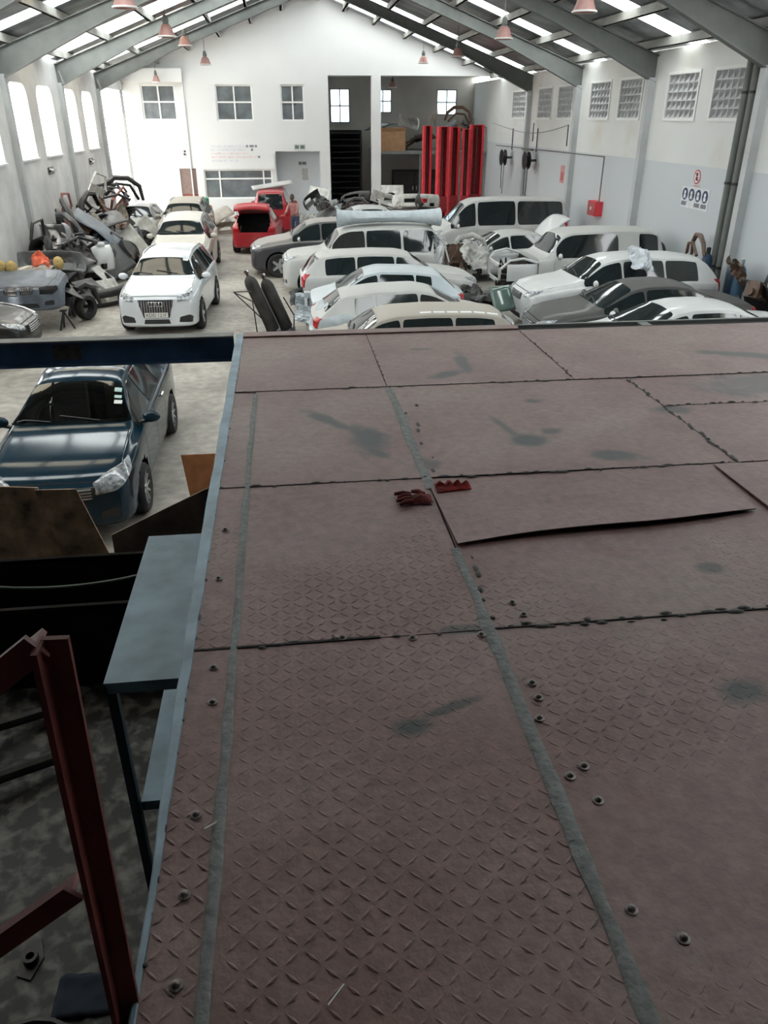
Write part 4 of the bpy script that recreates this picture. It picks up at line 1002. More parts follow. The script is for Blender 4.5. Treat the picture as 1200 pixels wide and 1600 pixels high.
M_stick = mat('pale_green_sticker', (.45, .62, .58), .5)
sticker(c, B, X(.385), -.52, .09, .07, M_stick); sticker(c, B, X(.362), -.53, .09, .05, M_stick); sticker(c, B, X(.342), -.54, .10, .06, M_white)
# --- white SUV facing the viewer
c, B, X = make_car('clean white SUV facing the viewer with upright chrome-barred grille', 'suv', 4.40, 1.84, 1.62, P_whitec, (-2.88, 18.05 + 2.2, 0), R(87), .345, name='suv_car', style=0, rails=True, grille='tall', plate=('KDD 121F', .50), lamp=1.0, low=.3, fog=1.45)
sticker(c, B, X(.365), -.50, .12, .07, M_white)
em = MB()
for k in range(4):
    y = -.12 + .08 * k; h = B.ray(Vector((-6, y, B.gp[1] - .09)), Vector((1, 0, 0))); em.tube([h + Vector((-.03, .05 * math.cos(t * .5236), .05 * math.sin(t * .5236))) for t in range(13)], .008, 5, False)
obj('badge', em, M_chrome, c)
# --- row behind it
make_car('dusty champagne SUV with roof rails parked behind the clean white SUV', 'suv', 4.6, 1.84, 1.72, P_champ, (-3.22, 24.6 + 2.3, 0), R(90), .35, name='suv_car', rails=True, grille='bars', mirror_m=P_champ)
make_car('beige SUV at the far end of the left row before the office', 'suv', 4.6, 1.84, 1.72, P_beige, (-3.75, 30.2 + 2.3, 0), R(90), .35, name='suv_car', rails=True)
make_car('white hatchback half hidden behind the scrap pile left of the champagne SUV', 'hatch', 4.0, 1.68, 1.45, P_cream, (-5.8, 33.8, 0), R(90), .30, name='hatchback_car')
# --- red hatchback with its tailgate open, tail toward the viewer
def hatch_hole(c, B, X): return (c.x > X(.845) and .80 < c.z and abs(c.y) < .60 and c.z < 1.5)
c, B, X = make_car('red hatchback with raised tailgate seen from behind', 'hatch', 3.95, 1.66, 1.48, P_red, (-.98, 29.75 + 1.95, 0), R(-94), .29, name='hatchback_car', open_hatch=True, hole=hatch_hole)
obj('boot_lining', MB().box(X(.62), X(.63), -.6, .6, .4, 1.25).box(X(.63), X(.97), -.6, .6, .5, .52), M_blackfab, c)
lid = empty('tail', (0, 0, 0)); bpy.data.objects.remove(lid)
hx, hz = X(.84), 1.40
mb = MB(); mb.grid(8, 10, lambda u, v: (hx + .82 * u, (v - .5) * (1.12 + .16 * u), hz + .40 * u + .10 * math.sin(math.pi * u) - .06 * (2 * v - 1) ** 2 - (.22 * max(0, u - .8) / .2)))
t = obj('tailgate', mb, P_red, c, True); solidify(t, .05)
mb = MB(); mb.grid(4, 6, lambda u, v: (hx + .12 + .42 * u, (v - .5) * (.9 + .1 * u), hz + .03 + .20 * u)); obj('tailgate_lining', mb, mat('dusty_maroon_lining', (.16, .07, .075), .8), t)
for s in (-1, 1): obj('gas_strut', MB().tube([(X(.93), s * .62, 1.0), (hx + .45, s * .56, hz + .16)], .012, 6), M_steel, c)
bag = obj('bundle', MB().grid(8, 6, lambda u, v: ((u - .5) * .3, (v - .5) * .55, .12 * math.sin(math.pi * u) * math.sin(math.pi * v) + .05 * noise.noise((u * 4, v * 4, 2)))), mat('pale_pink_cloth', (.45, .3, .3), .9), None, True)
bag.location = (-1.05, 30.0, .56); tag(bag, 'pale pink cloth bundle in the open boot of the red hatchback', 'cloth bundle')
make_car('red van standing beyond the red hatchback', 'van', 4.2, 1.7, 1.85, P_red, (-.45, 36.2, 0), R(-92), .30, name='van')
# --- right-hand cluster
make_car('dusty dark charcoal SUV facing left beside the red hatchback', 'suv', 4.6, 1.82, 1.66, P_char, (-1.12 + 2.3, 26.05, 0), R(2), .36, name='suv_car', style=0, mirror_m=P_silver)
cp, BP, XP = make_car('dusty silver sedan facing left, farthest back of the parked cluster', 'sedan', 4.7, 1.82, 1.55, P_silver, (.55 + 2.35, 31.0, 0), R(3), .33, name='sedan_car')
cprado, BP, XP = make_car('boxy white four-wheel drive with torn-off rear end and padded roll on its roof', 'box', 4.6, 1.88, 1.80, P_cream, (-.12 + 2.3, 23.05, 0), R(1), .37, name='suv_car', lamp=1.0, cutrear=.93, darkwin=(0,), skip=('rear_glass',), trimm=M_chrome)
c8, B8, X8 = make_car('white estate car facing right with broken tail beside the silver-blue hatchback', 'suv', 4.55, 1.78, 1.52, P_cream, (.32 + 2.28, 20.35, 0), R(180), .32, name='estate_car', style=1)
c9, B9, X9 = make_car('pale silver-blue hatchback facing left with dismantled nose', 'hatch', 3.85, 1.72, 1.52, P_silverblue, (.1 + 1.92, 17.86, 0), R(-1), .30, name='hatchback_car', style=1, cutfront=.10, skip=('lamps', 'grille'))
c10, B10, X10 = make_car('pale dusty sedan facing right with plastic film over its tail', 'hatch', 4.25, 1.70, 1.46, P_cream, (.45 + 2.12, 16.02, 0), R(180), .30, name='sedan_car', darkwin=(0,), mirror_m=P_white)
BB11=make_car('dusty beige car whose roof shows just past the deck edge', 'suv', 4.3, 1.72, 1.50, P_beige, (-.15 + 2.15, 13.75, 0), R(0), .31, name='estate_car')
make_car('white high-roof van parked along the right wall', 'van', 4.85, 1.82, 2.02, P_cream, (5.05 + 2.43, 28.35, 0), R(0), .32, name='van', style=2)
cfj, BFJ, XFJ = make_car('white boxy off-roader with a spare wheel on its tail', 'box', 4.5, 1.9, 1.84, P_cream, (5.72 + 2.25, 21.35, 0), R(0), .39, name='suv_car', wins=[(.31, .69), (.82, .94)], cutfront=.20, skip=('lamps', 'grille', 'wheel0'), roofw=.66)
make_car('white estate SUV facing left in front of the off-roader', 'suv', 4.75, 1.86, 1.66, P_white, (5.35 + 2.37, 18.1, 0), R(1), .35, name='estate_car', style=1)
make_car('dusty black sedan facing left near the deck edge', 'sedan', 4.7, 1.80, 1.46, P_dusk, (5.0 + 2.35, 15.85, 0), R(-1), .32, name='sedan_car')
make_car('white saloon whose long roof shows along the deck edge at right', 'sedan', 4.9, 1.85, 1.50, P_white, (4.7 + 2.45, 13.55, 0), R(0), .32, name='sedan_car')
c15, B15, X15 = make_car('silver car with raised boot lid between the van and the off-roader', 'sedan', 4.4, 1.76, 1.40, P_silver, (4.6 + 2.2, 24.5, 0), R(4), .31, name='sedan_car')
# ================================================================== DAMAGE AND LOADS ON THE CARS
def crumple_mb(sx, sy, amp, seed, nu=14, nv=12, bend=0., torn=.0):
    mb = MB()
    def f(u, v):
        x = (u - .5) * sx; y = (v - .5) * sy; e = torn * (abs(2 * u - 1) ** 4 + abs(2 * v - 1) ** 4)
        x *= 1 - e * .5 * (.5 + noise.noise((v * 5 + seed, 1, seed))); y *= 1 - e * .5 * (.5 + noise.noise((u * 5 + seed, 4, seed)))
        return (x, y, amp * (noise.noise((u * 2.3 + seed, v * 2.3, seed)) + .5 * abs(noise.noise((u * 6 + seed, v * 6, 2)))) + bend * (1 - (2 * u - 1) ** 2))
    mb.grid(nu, nv, f); return mb
def crumple(name, sx, sy, amp, seed, m, parent=None, loc=(0, 0, 0), rot=(0, 0, 0), bend=0., t=.006, torn=.3, smooth=False):
    o = obj(name, crumple_mb(sx, sy, amp, seed, bend=bend, torn=torn), m, parent, smooth); solidify(o, t); o.location = loc; o.rotation_euler = rot; return o
M_rustb = mat('rusty_brown_metal', (.075, .042, .026), .8, var=.5, scale=5); M_engine = mat('engine_dark_metal', (.05, .048, .045), .55, metal=.4, var=.6, scale=12); M_film = mat('pale_plastic_film', (.46, .51, .54), .3, var=.12, scale=5); M_greyp = mat('grey_primer', (.24, .25, .26), .6, var=.2)
M_wrap = mat('bubble_wrap', (.50, .56, .60), .35, var=.1, scale=8, bump=.3, bscale=50)
# four-wheel drive with the torn tail: brown cavity, hanging panels
x = XP(.93)
obj('rear_cavity', MB().box(x - .02, x + .03, -.74, .70, .42, 1.32), M_rustb, cprado)
crumple('torn_panel', .34, .8, .10, 3, P_white, cprado, (x + .10, -.78, 1.15), (R(80), R(8), R(-12))); crumple('torn_panel', .5, .6, .10, 5, P_cream, cprado, (x + .45, .55, .95), (R(85), R(15), R(20)))
crumple('torn_bumper', .5, 1.1, .08, 8, P_cream, cprado, (x + .55, -.2, .48), (0, R(60), R(10)))
obj('broken_lamp', MB().obox((x + .06, -.70, 1.42), .14, .1, .34), M_lamp, cprado); obj('bent_rail', MB().tube([(x + .02, -.78, 1.62), (x + .25, -.80, 1.35), (x + .42, -.78, .85), (x + .38, -.76, .5)], .03, 6), P_white, cprado)
rl = tag(empty('wrapped_bumper', (2.9, 23.0, 1.83)), 'bubble-wrapped bumper lying on the roof of the boxy white four-wheel drive', 'wrapped bumper')
mb = MB(); n = 22
mb.grid(n, 12, lambda u, v: (-1.45 + 2.9 * u, .28 * math.sin(2 * math.pi * v) * (1 - .25 * math.cos(u * 9)) - .35 * (2 * u - 1) ** 2, .17 + (.15 + .10 * (abs(2 * u - 1) ** 3)) * math.cos(2 * math.pi * v) + .02 * noise.noise((u * 9, v * 6, 1))))
obj('wrapped_body', mb, M_wrap, rl, True); crumple('loose_wrap', .5, .5, .12, 2, M_wrap, rl, (-1.35, -.1, .25), (0, R(60), 0))
# estate car with the broken tail
crumple('torn_bumper', .6, .5, .12, 12, M_greyp, c8, (X8(1.0) + .05, .62, .52), (R(70), R(10), R(30))); obj('bare_bracket', MB().tube([(X8(.98), .5, .7), (X8(1.0) + .12, .66, .6), (X8(1.0) + .10, .7, .25)], .03, 6), M_engine, c8)
crumple('hanging_wiring', .3, .6, .15, 14, M_engine, c8, (X8(1.0) + .02, .5, .5), (0, R(85), 0)); 
# hatchback nose stripped to the radiator frame
x = X9(.10)
obj('radiator', MB().box(x - .06, x - .012, -.42, .42, .35, .72), M_engine, c9); obj('front_crossmember', MB().box(x - .12, x - .06, -.66, .66, .36, .46).box(x - .12, x - .06, -.62, .62, .74, .79), M_greyp, c9)
for s in (-1, 1): crumple('torn_wing', .45, .4, .08, 20 + s, P_silverblue, c9, (x - .14, s * .68, .62), (R(80), R(10), R(s * 14)))
obj('coolant_bottle', MB().obox((x - .05, .35, .84), .14, .2, .12), M_film, c9); obj('battery', MB().obox((x - .12, -.3, .58), .18, .24, .18), M_black, c9)
# film over the tail of the pale sedan
me = B10.patch([(X10(.80), .55), (X10(.985), .55), (X10(.96), .95), (X10(.84), 1.05), (X10(.76), .95)], side_fn(1), (0, -1, 0), .02)
for v in me.vertices: v.co.y += .02 * abs(noise.noise(v.co * 7))
obj('plastic_film', setm(me, M_film), None, c10)
crumple('plastic_film', .7, .6, .06, 31, M_film, c10, (X10(.965), .3, .9), (0, R(64), R(20)))
obj('bare_sill', MB().box(X10(.86), X10(.99), .70, .82, .24, .34), M_rustb, c10)
# taped band and dirt patch on the beige roof
for k in range(6): 
    P_ = [BB11[1].ray(Vector((BB11[2](.56) + .24 * k + dx, -.46 + dy, 6)), Vector((0, 0, -1))) + Vector((0, 0, .004)) for dx, dy in ((0, 0), (.2, 0), (.2, .07), (0, .07))]
    obj('tape_strip', MB().add(P_, [(0, 1, 2, 3)]), M_white, BB11[0])
# off-roader with the stripped nose and a spare wheel
t, rim, sp = make_wheel(.36, .22, 1)
spw = obj('spare_wheel', rim, None, cfj); spw.location = (XFJ(1.0) + .11, .05, 1.05); spw.rotation_euler = (0, 0, R(90)); obj('tyre', t, None, spw); obj('spare_cover', MB().lathe([(.001, -.13), (.28, -.13), (.33, -.11), (.33, -.09)], n=24, axis='y'), P_cream, spw)
x = XFJ(.20)
obj('engine', MB().box(x - .55, x - .05, -.3, .3, .55, .92).obox((x - .3, -.1, .98), .35, .3, .12).lathe([(.1, -.12), (.1, .12)], (x - .6, 0, .75), 10, 'x'), M_engine, cfj)
obj('engine_bay_wall', MB().box(x - .03, x - .012, -.85, .85, .5, 1.05), M_void, cfj)
for s in (-1, 1):
    mb = MB(); mb.grid(12, 5, lambda u, v: (x - .02 - .82 * u, s * (.90 + .02 * math.sin(math.pi * v)), (.62 + .42 * v) if v > .2 else .62 + .3 * max(0, math.sin(math.pi * min(1, u * 1.1))) ** .5 * (1 - v * 5)))
    solidify(obj('front_wing', mb, P_white, cfj, True), .02); obj('wing_rail', MB().tube([(x, s * .9, 1.06), (x - .4, s * .88, 1.18), (x - .75, s * .8, 1.12), (x - .95, s * .72, .9)], .035, 7), P_white, cfj)
    obj('chassis_leg', MB().box(x - 1.0, x, s * .42 - .06, s * .42 + .06, .42, .56), M_engine, cfj)
obj('radiator_frame', MB().box(x - .98, x - .92, -.6, .6, .5, .58).box(x - .98, x - .92, -.6, .6, .92, .99).box(x - .98, x - .92, -.6, -.53, .5, .99).box(x - .98, x - .92, .53, .6, .5, .99), P_white, cfj)
for k in range(5): obj('hose', MB().tube([(x - .1 - .15 * k, -.4 + .2 * k, .7), (x - .3 - .1 * k, -.3 + .15 * k, .98 + .05 * (k % 2)), (x - .6, .1 * k - .2, .75)], .025, 6), M_dark, cfj)
# silver car with the raised boot lid
hx = X15(.76)
mb = MB(); mb.grid(8, 10, lambda u, v: (hx + .75 * u - .1, (v - .5) * 1.35, 1.08 + .72 * math.sin(u * 1.35) - .05 * (2 * v - 1) ** 2)); bl = obj('boot_lid', mb, P_white, c15, True); solidify(bl, .04)
obj('boot_lid_lining', MB().grid(4, 6, lambda u, v: (hx + .1 + .5 * u, (v - .5) * 1.1, 1.12 + .62 * math.sin((.15 + u * .8) * 1.3) - .04)), M_void, bl)
# panel draped over the white estate SUV roof
cs = crumple('crumpled_panel', .62, .66, .12, 41, mat('crumpled_silver_sheet', (.58, .62, .66), .35, metal=.2, var=.15), None, (8.0, 17.33, 1.62), (R(48), R(8), R(10)), bend=.05); tag(cs, 'crumpled silver-white panel hanging over the roof edge of the white estate SUV', 'sheet metal')
# bonnet panel lying on the red van
hp = obj('loose_bonnet', MB().grid(10, 8, lambda u, v: ((u - .5) * 1.7, (v - .5) * 1.1, .10 * (1 - (2 * v - 1) ** 2) - .05 * u)), P_cream, None, True); solidify(hp, .03); hp.location = (-.45, 35.6, 1.93); hp.rotation_euler = (0, R(-9), .1); tag(hp, 'dusty white bonnet panel lying on the roof of the red van', 'bonnet')

# ================================================================== PERSON by the red hatchback
def person():
    root = tag(empty('person', (.45, 33.05, 0), R(150)), 'person in a faded pink shirt and blue jeans bending at the red hatchback', 'person')
    V = [(0, 0, .95), (0, .02, 1.12), (0, .10, 1.36), (0, .15, 1.47), (0, .19, 1.60),
         (.10, 0, .90), (.11, .04, .50), (.11, -.02, .09), (.11, .14, .04), (-.10, 0, .90), (-.12, .10, .50), (-.13, .04, .09), (-.13, .20, .04),
         (.19, .11, 1.40), (.24, .26, 1.17), (.20, .46, 1.08), (.19, .54, 1.06), (-.19, .11, 1.40), (-.25, .24, 1.16), (-.20, .44, 1.06), (-.19, .52, 1.04)]
    E = [(0, 1), (1, 2), (2, 3), (3, 4), (0, 5), (5, 6), (6, 7), (7, 8), (0, 9), (9, 10), (10, 11), (11, 12), (2, 13), (13, 14), (14, 15), (15, 16), (2, 17), (17, 18), (18, 19), (19, 20)]
    Rr = [(.16, .12), (.145, .11), (.16, .115), (.06, .06), (.06, .06), (.095, .095), (.065, .07), (.045, .05), (.04, .035), (.095, .095), (.065, .07), (.045, .05), (.04, .035),
          (.065, .065), (.05, .05), (.036, .036), (.04, .025), (.065, .065), (.05, .05), (.036, .036), (.04, .025)]
    me = bpy.data.meshes.new('body'); me.from_pydata(V, E, []); o = bpy.data.objects.new('body', me); COL.objects.link(o)
    sk = o.modifiers.new('skin', 'SKIN'); 
    if not me.skin_vertices: 
        bm = bmesh.new(); bm.from_mesh(me); bm.verts.layers.skin.verify(); bm.to_mesh(me); bm.free()
    for i, sv in enumerate(me.skin_vertices[0].data): sv.radius = Rr[i]; sv.use_root = (i == 0)
    o.modifiers.new('sub', 'SUBSURF').levels = 2
    bpy.context.view_layer.update()
    m2 = bpy.data.meshes.new_from_object(o.evaluated_get(bpy.context.evaluated_depsgraph_get())); bpy.data.objects.remove(o)
    skin = mat('skin', (.10, .055, .035), .6); shirt = mat('faded_pink_shirt', (.42, .20, .19), .9, var=.2, scale=8); jeans = mat('blue_jeans', (.05, .075, .13), .9, var=.2, scale=9); shoe = mat('dark_shoe', (.02, .018, .016), .7)
    m2.materials.clear()
    for q in (skin, shirt, jeans, shoe): m2.materials.append(q)
    for p in m2.polygons:
        c = p.center
        p.material_index = 3 if c.z < .1 else 2 if (c.z < .97 and c.y < .22) else 0 if (c.z > 1.47 or c.y > .40) else 1
    m2.shade_smooth(); obj('body', m2, None, root)
    hd = obj('head', MB().grid(14, 18, lambda u, v: (.078 * math.sin(math.pi * u) * math.cos(2 * math.pi * v), .20 + .098 * math.sin(math.pi * u) * math.sin(2 * math.pi * v), 1.68 - .125 * math.cos(math.pi * (1 - u)) * -1)), skin, root, True)
    obj('nose', MB().obox((0, .305, 1.665), .025, .03, .04), skin, hd)
    for s in (-1, 1): obj('ear', MB().obox((s * .08, .19, 1.67), .015, .04, .06), skin, hd); obj('eye', MB().lathe([(.001, .012), (.010, .006), (.012, 0)], (s * .032, .285, 1.70), 8, 'y'), M_black, hd)
    obj('mouth', MB().obox((0, .288, 1.62), .05, .01, .012), mat('lips', (.10, .035, .03), .6), hd)
    obj('hair', MB().grid(10, 18, lambda u, v: (.084 * math.sin(math.pi * .56 * u) * math.cos(2 * math.pi * v), .185 + .102 * math.sin(math.pi * .56 * u) * math.sin(2 * math.pi * v), 1.685 + .13 * math.cos(math.pi * .56 * u))), M_black, root, True)
    for s in (-1, 1):
        for k in range(4): obj('finger', MB().tube([(s * .19 + (k - 1.5) * .018, .55, 1.06), (s * .19 + (k - 1.5) * .02, .60, 1.05), (s * .19 + (k - 1.5) * .02, .625 - .004 * k, 1.02)], [.009, .009, .007], 6), skin, root)
        obj('thumb', MB().tube([(s * .155, .50, 1.05), (s * .135, .54, 1.05), (s * .135, .57, 1.035)], [.011, .010, .008], 6), skin, root)
person()

# ================================================================== PENDANT LAMPS
M_shade = mat('faded_red_shade', (.40, .22, .20), .5, var=.15, scale=4)
shade_me = MB().lathe([(.06, .30), (.10, .28), (.15, .22), (.19, .10), (.235, 0), (.245, -.01), (.225, -.01), (.18, .10), (.14, .2), (.05, .27)], n=20).mesh('lamp_shade', M_shade)
cap_me = MB().lathe([(.001, .50), (.05, .49), (.07, .42), (.09, .36), (.07, .30), (.10, .28)], n=14).mesh('lamp_cap', M_steel); rim_me = MB().lathe([(.225, -.012), (.25, -.012), (.25, .015), (.24, .02)], n=20).mesh('lamp_rim', M_white); bulb_me = MB().lathe([(.03, .25), (.05, .18), (.06, .10), (.04, .04), (.001, .02)], n=10).mesh('bulb', M_frame)
LP = [(-2.85, 18.3, 6.40, 'pinkish bell lamp high at left nearest the viewer'), (-2.85, 24.7, 6.42, 'pinkish bell lamp, second of the left row'), (-3.1, 32.0, 6.72, 'small pinkish bell lamp, third of the left row'), (-2.9, 37.7, 6.45, 'small pinkish bell lamp of the left row close to the back wall'),
      (-5.45, 41.2, 5.92, 'tiny pink bell lamp before the left upper office window'), (6.8, 40.6, 6.72, 'tiny pink bell lamp above the tall opening'), (6.75, 32.6, 6.5, 'small pink bell lamp, third of the right row'), (6.15, 23.7, 6.38, 'pinkish bell lamp, second of the right row'), (6.15, 17.5, 6.36, 'pinkish bell lamp high at right nearest the viewer'),
      (5.9, 44.6, 5.85, 'dark bell lamp hanging inside the storage bay')]
for (x, y, z, lab) in LP:
    l = tag(empty('pendant_lamp', (x, y, z)), lab, 'pendant lamp', 'bell pendant lamps under the roof')
    obj('lamp_shade', shade_me, None, l); obj('lamp_cap', cap_me, None, l); obj('lamp_rim', rim_me, None, l); obj('bulb', bulb_me, None, l)
    top = (zr(x) + .0 if y < YB else 6.4) - z; top = (6.41 - z) / .9 if y > 41.5 else top; obj('chain', MB().tube([(0, 0, .49), (0, 0, top)], .012, 6), M_steel, l)
    if y > 41.5: l.scale = (.9, .9, .9)
    if y == 41.2: l.scale = (.75, .75, .97)

# ================================================================== BACK WALL DETAILS
def wall_text_rows():
    o = tag(empty('painted_notice', (-2.2, YB - .006, 2.83)), 'faded rows of small red and blue painted lettering above the office window', 'notice')
    rr = random.Random(9); mr = mat('faded_red_lettering', (.72, .60, .60), .8); mbl = mat('faded_blue_lettering', (.64, .67, .72), .8); md = mat('dark_lettering', (.22, .22, .25), .8)
    for i, z in enumerate([.36, .20, .04, -.12, -.28]):
        x = -1.15; end = [1.0, .55, .62, 1.15, .1][i]
        mb = MB()
        while x < end:
            w = rr.uniform(.03, .06); mb.box(x, x + w, -.002, .0, z + rr.uniform(0, .02), z + rr.uniform(.07, .1)); x += w + (.012 if rr.random() > .25 else .06)
        t = obj('lettering_row', mb, [mbl, mbl, mr, mr, mbl][i], o); t['kind'] = 'stuff'
    mb = MB()
    for x, z in ((.55, .36), (.72, .36), (.82, .36), (.98, .36), (.78, .2), (1.1, -.12)): mb.box(x, x + .10, -.003, 0, z, z + .1)
    obj('bold_marks', mb, md, o)['kind'] = 'stuff'
wall_text_rows()
def sign(name, label, x, y, z, w, h, col, marks, mcol, cat='sign', axis='y'):
    o = tag(empty(name, (x, y, z)), label, cat)
    if axis == 'x': o.rotation_euler.z = R(-90)
    obj('board', MB().box(-w / 2, w / 2, -.012, 0, -h / 2, h / 2), mat('sign_' + name + str(col), col, .5, var=.04), o)
    for k, (a, b, c, d) in enumerate(marks): obj('mark', MB().box(a * w, b * w, -.015, -.012, c * h, d * h), mat('mark_' + str(mcol), mcol, .6), o)
    return o
sign('exit_sign', 'small green exit board above the recess in the back wall', .96, YB - .01, 3.19, .56, .26, (.55, .58, .56), [(-.42, -.08, -.3, .3), (.04, .42, -.3, .3)], (.14, .18, .16))
sign('door_sign', 'small dark lettered plate inside the recess', 1.08, YB + .89, 2.42, .46, .2, (.5, .53, .52), [(-.4, -.1, -.3, .3), (-.02, .4, -.3, .3)], (.12, .15, .15))
sign('wall_notice', 'grey two-panel notice low inside the recess', 1.1, YB + .89, 1.9, .68, .62, (.62, .63, .62), [(-.1, .35, -.42, .45)], (.42, .43, .43))
sign('framed_notice', 'tall white framed notice board left of the red-brown door', -5.47, YB - .01, 1.83, .54, .8, (.75, .77, .78), [(-.42, .42, -.44, .44)], (.88, .89, .9))
# safety pictograms on the back wall
def disc_sign(name, label, loc, rz, col, r=.11, ring=None, bar=False, fig=True, cat='sign'):
    o = tag(empty(name, loc, rz), label, cat)
    obj('disc', MB().lathe([(.0001, -.008), (r, -.008), (r, 0)], n=22, axis='y'), mat('disc_' + str(col), col, .5), o)
    if ring: obj('ring', MB().lathe([(r * .82, -.012), (r * 1.02, -.012), (r * 1.02, -.006), (r * .82, -.006)], n=22, axis='y'), mat('ring_' + str(ring), ring, .5), o)
    if bar: obj('bar', MB().obox((0, -.012, 0), r * 1.7, .006, r * .16, (0, R(45), 0)), mat('ring_' + str(ring), ring, .5), o)
    if fig:
        mw = mat('pictogram_white', (.75, .76, .78), .6) if not bar else M_black
        obj('pictogram', MB().lathe([(.0001, -.013), (r * .28, -.013), (r * .28, -.008)], (0, 0, r * .35), 12, 'y').obox((0, -.011, -r * .25), r * .7, .006, r * .55), mw, o)
    return o
for k, (x, z) in enumerate([(-5.83, 2.75), (-5.55, 2.75), (-5.88, 2.52), (-5.5, 2.52)]):
    disc_sign('safety_sign', ['upper left', 'upper right', 'lower left', 'lower right'][k] + ' of four small safety discs left of the office door', (x, YB - .002, z), 0, (.42, .47, .55), .09)
disc_sign('prohibition_sign', 'pale round prohibition sign above the red-brown door', (-4.6, YB - .002, 2.95), 0, (.78, .78, .78), .2, (.6, .5, .5), True)
# ================================================================== RIGHT WALL DETAILS
X_ = XR - .004
disc_sign('no_smoking_sign', 'round red-ringed no smoking sign on the right wall', (X_, 20.55, 3.12), R(-90), (.78, .79, .80), .17, (.55, .08, .08), True)
sign('no_smoking_caption', 'small red caption strip under the no smoking sign', X_, 20.52, 2.905, .3, .06, (.68, .60, .60), [(-.4, .4, -.2, .2)], (.5, .2, .2), axis='x')
bd = tag(empty('ppe_board', (X_, 20.5, 2.62), R(-90)), 'white board with four dark blue protective-gear discs on the right wall', 'sign')
obj('board', MB().box(-.74, .74, -.01, 0, -.27, .24), mat('sign_board_white', (.70, .72, .75), .5), bd)
for k in range(4):
    x = -.54 + .36 * k; d_ = obj('disc', MB().lathe([(.0001, -.016), (.15, -.016), (.15, -.01)], (x, 0, .06), 22, 'y'), mat('sign_navy', [(.03, .05, .11), (.10, .20, .36), (.04, .05, .09), (.03, .035, .06)][k], .5), bd)
    obj('pictogram', MB().lathe([(.0001, -.021), (.05, -.021), (.05, -.016)], (x, 0, .10), 12, 'y').obox((x, -.0185, .0), .11, .005, .09), mat('pictogram_white', (.75, .76, .78), .6), d_)
    if k != 1: obj('caption', MB().box(x - .15, x + .13, -.013, -.01, -.22, -.12), mat('dark_lettering', (.22, .22, .25), .8), bd)
rb = tag(empty('hose_box', (XR - .26, 27.05, 1.50)), 'red fire hose box on the right wall', 'fire box')
obj('case', MB().box(0, .255, -.36, .36, 0, .46), M_red, rb); obj('door', MB().box(-.015, 0, -.33, .33, .03, .43), mat('faded_red', (.42, .10, .10), .5), rb); obj('lamp', MB().box(-.03, -.015, -.05, .05, .18, .28), M_frame, rb)
rs = sign('fire_notice', 'small faded red fire notice on the right wall beyond the hose box', X_, 31.1, 2.55, .45, .62, (.60, .30, .30), [(-.3, .3, -.35, .1)], (.5, .12, .12), axis='x')
def reel(y, z, lab):
    o = tag(empty('hose_reel', (XR - .42, y, z)), lab, 'hose reel')
    obj('drum', MB().lathe([(.001, -.10), (.34, -.10), (.34, -.07), (.22, -.07), (.22, .07), (.34, .07), (.34, .10), (.001, .10)], n=24, axis='x'), M_black, o); obj('bracket', MB().box(.10, .41, -.05, .05, -.05, .05), M_steel, o)
    obj('drop_pipe', MB().tube([(.38, -.0, .34), (.38, 0, 1.15), (.40, .05, 1.2)], .022, 6), M_black, o)
    for s in (-1, 1): obj('hanging_hose', MB().tube([(0, s * .2, -.25), (0, s * .19, -.9), (0, s * .14, -1.45 + .1 * s)], .016, 6), M_black, o)
    return o
reel(38.4, 2.83, 'farther black hose reel on the right wall with hanging hoses'); reel(34.6, 2.87, 'nearer black hose reel on the right wall with hanging hoses')
ap = tag(empty('air_pipe', (XR - .23, 33.0, 3.3)), 'grey compressed-air pipe run along the right wall and down to the hose box', 'pipe')
obj('run', MB().tube([(0, 7.6, -.02), (0, -6.5, .05)], .022, 8), M_steel, ap); obj('drop', MB().tube([(0, -6.5, .05), (0, -6.5, -1.36)], .022, 8), M_steel, ap); obj('junction', MB().box(-.05, .03, 1.5, 3.0, -.06, .02), M_steel, ap)
cb = tag(empty('cable', (XR - .23, 33, 4)), 'thin cable sagging between brackets on the right wall above the hose reels', 'cable')
obj('span', MB().tube([(0, 8.5 - 11.2 * i / 16, .25 - .45 * math.sin(math.pi * i / 16) ** 1.0 * (.5 + i / 32) + .0) for i in range(17)], .012, 5), M_steel, cb); obj('bracket', MB().bar((0, -2.7, .25), (0, -2.7, -.45), .03), M_black, cb); obj('bracket', MB().bar((0, 1.6, .28), (0, 1.6, -.4), .03), M_black, cb)
for k, y in enumerate((18.42, 18.12)):
    dp = tag(empty('downpipe', (XR - .12, y + .33, 0)), ['grey rainwater downpipe on the right wall, the farther of the pair', 'grey rainwater downpipe on the right wall, the nearer of the pair'][k], 'downpipe')
    obj('pipe', MB().tube([(0, 0, 0), (0, 0, 5.95)], .095, 12), M_steel, dp)
    for z in (1.2, 3.1, 5.0): obj('clip', MB().lathe([(.097, -.03), (.11, -.03), (.11, .03), (.097, .03)], (0, 0, z), 12), M_black, dp)

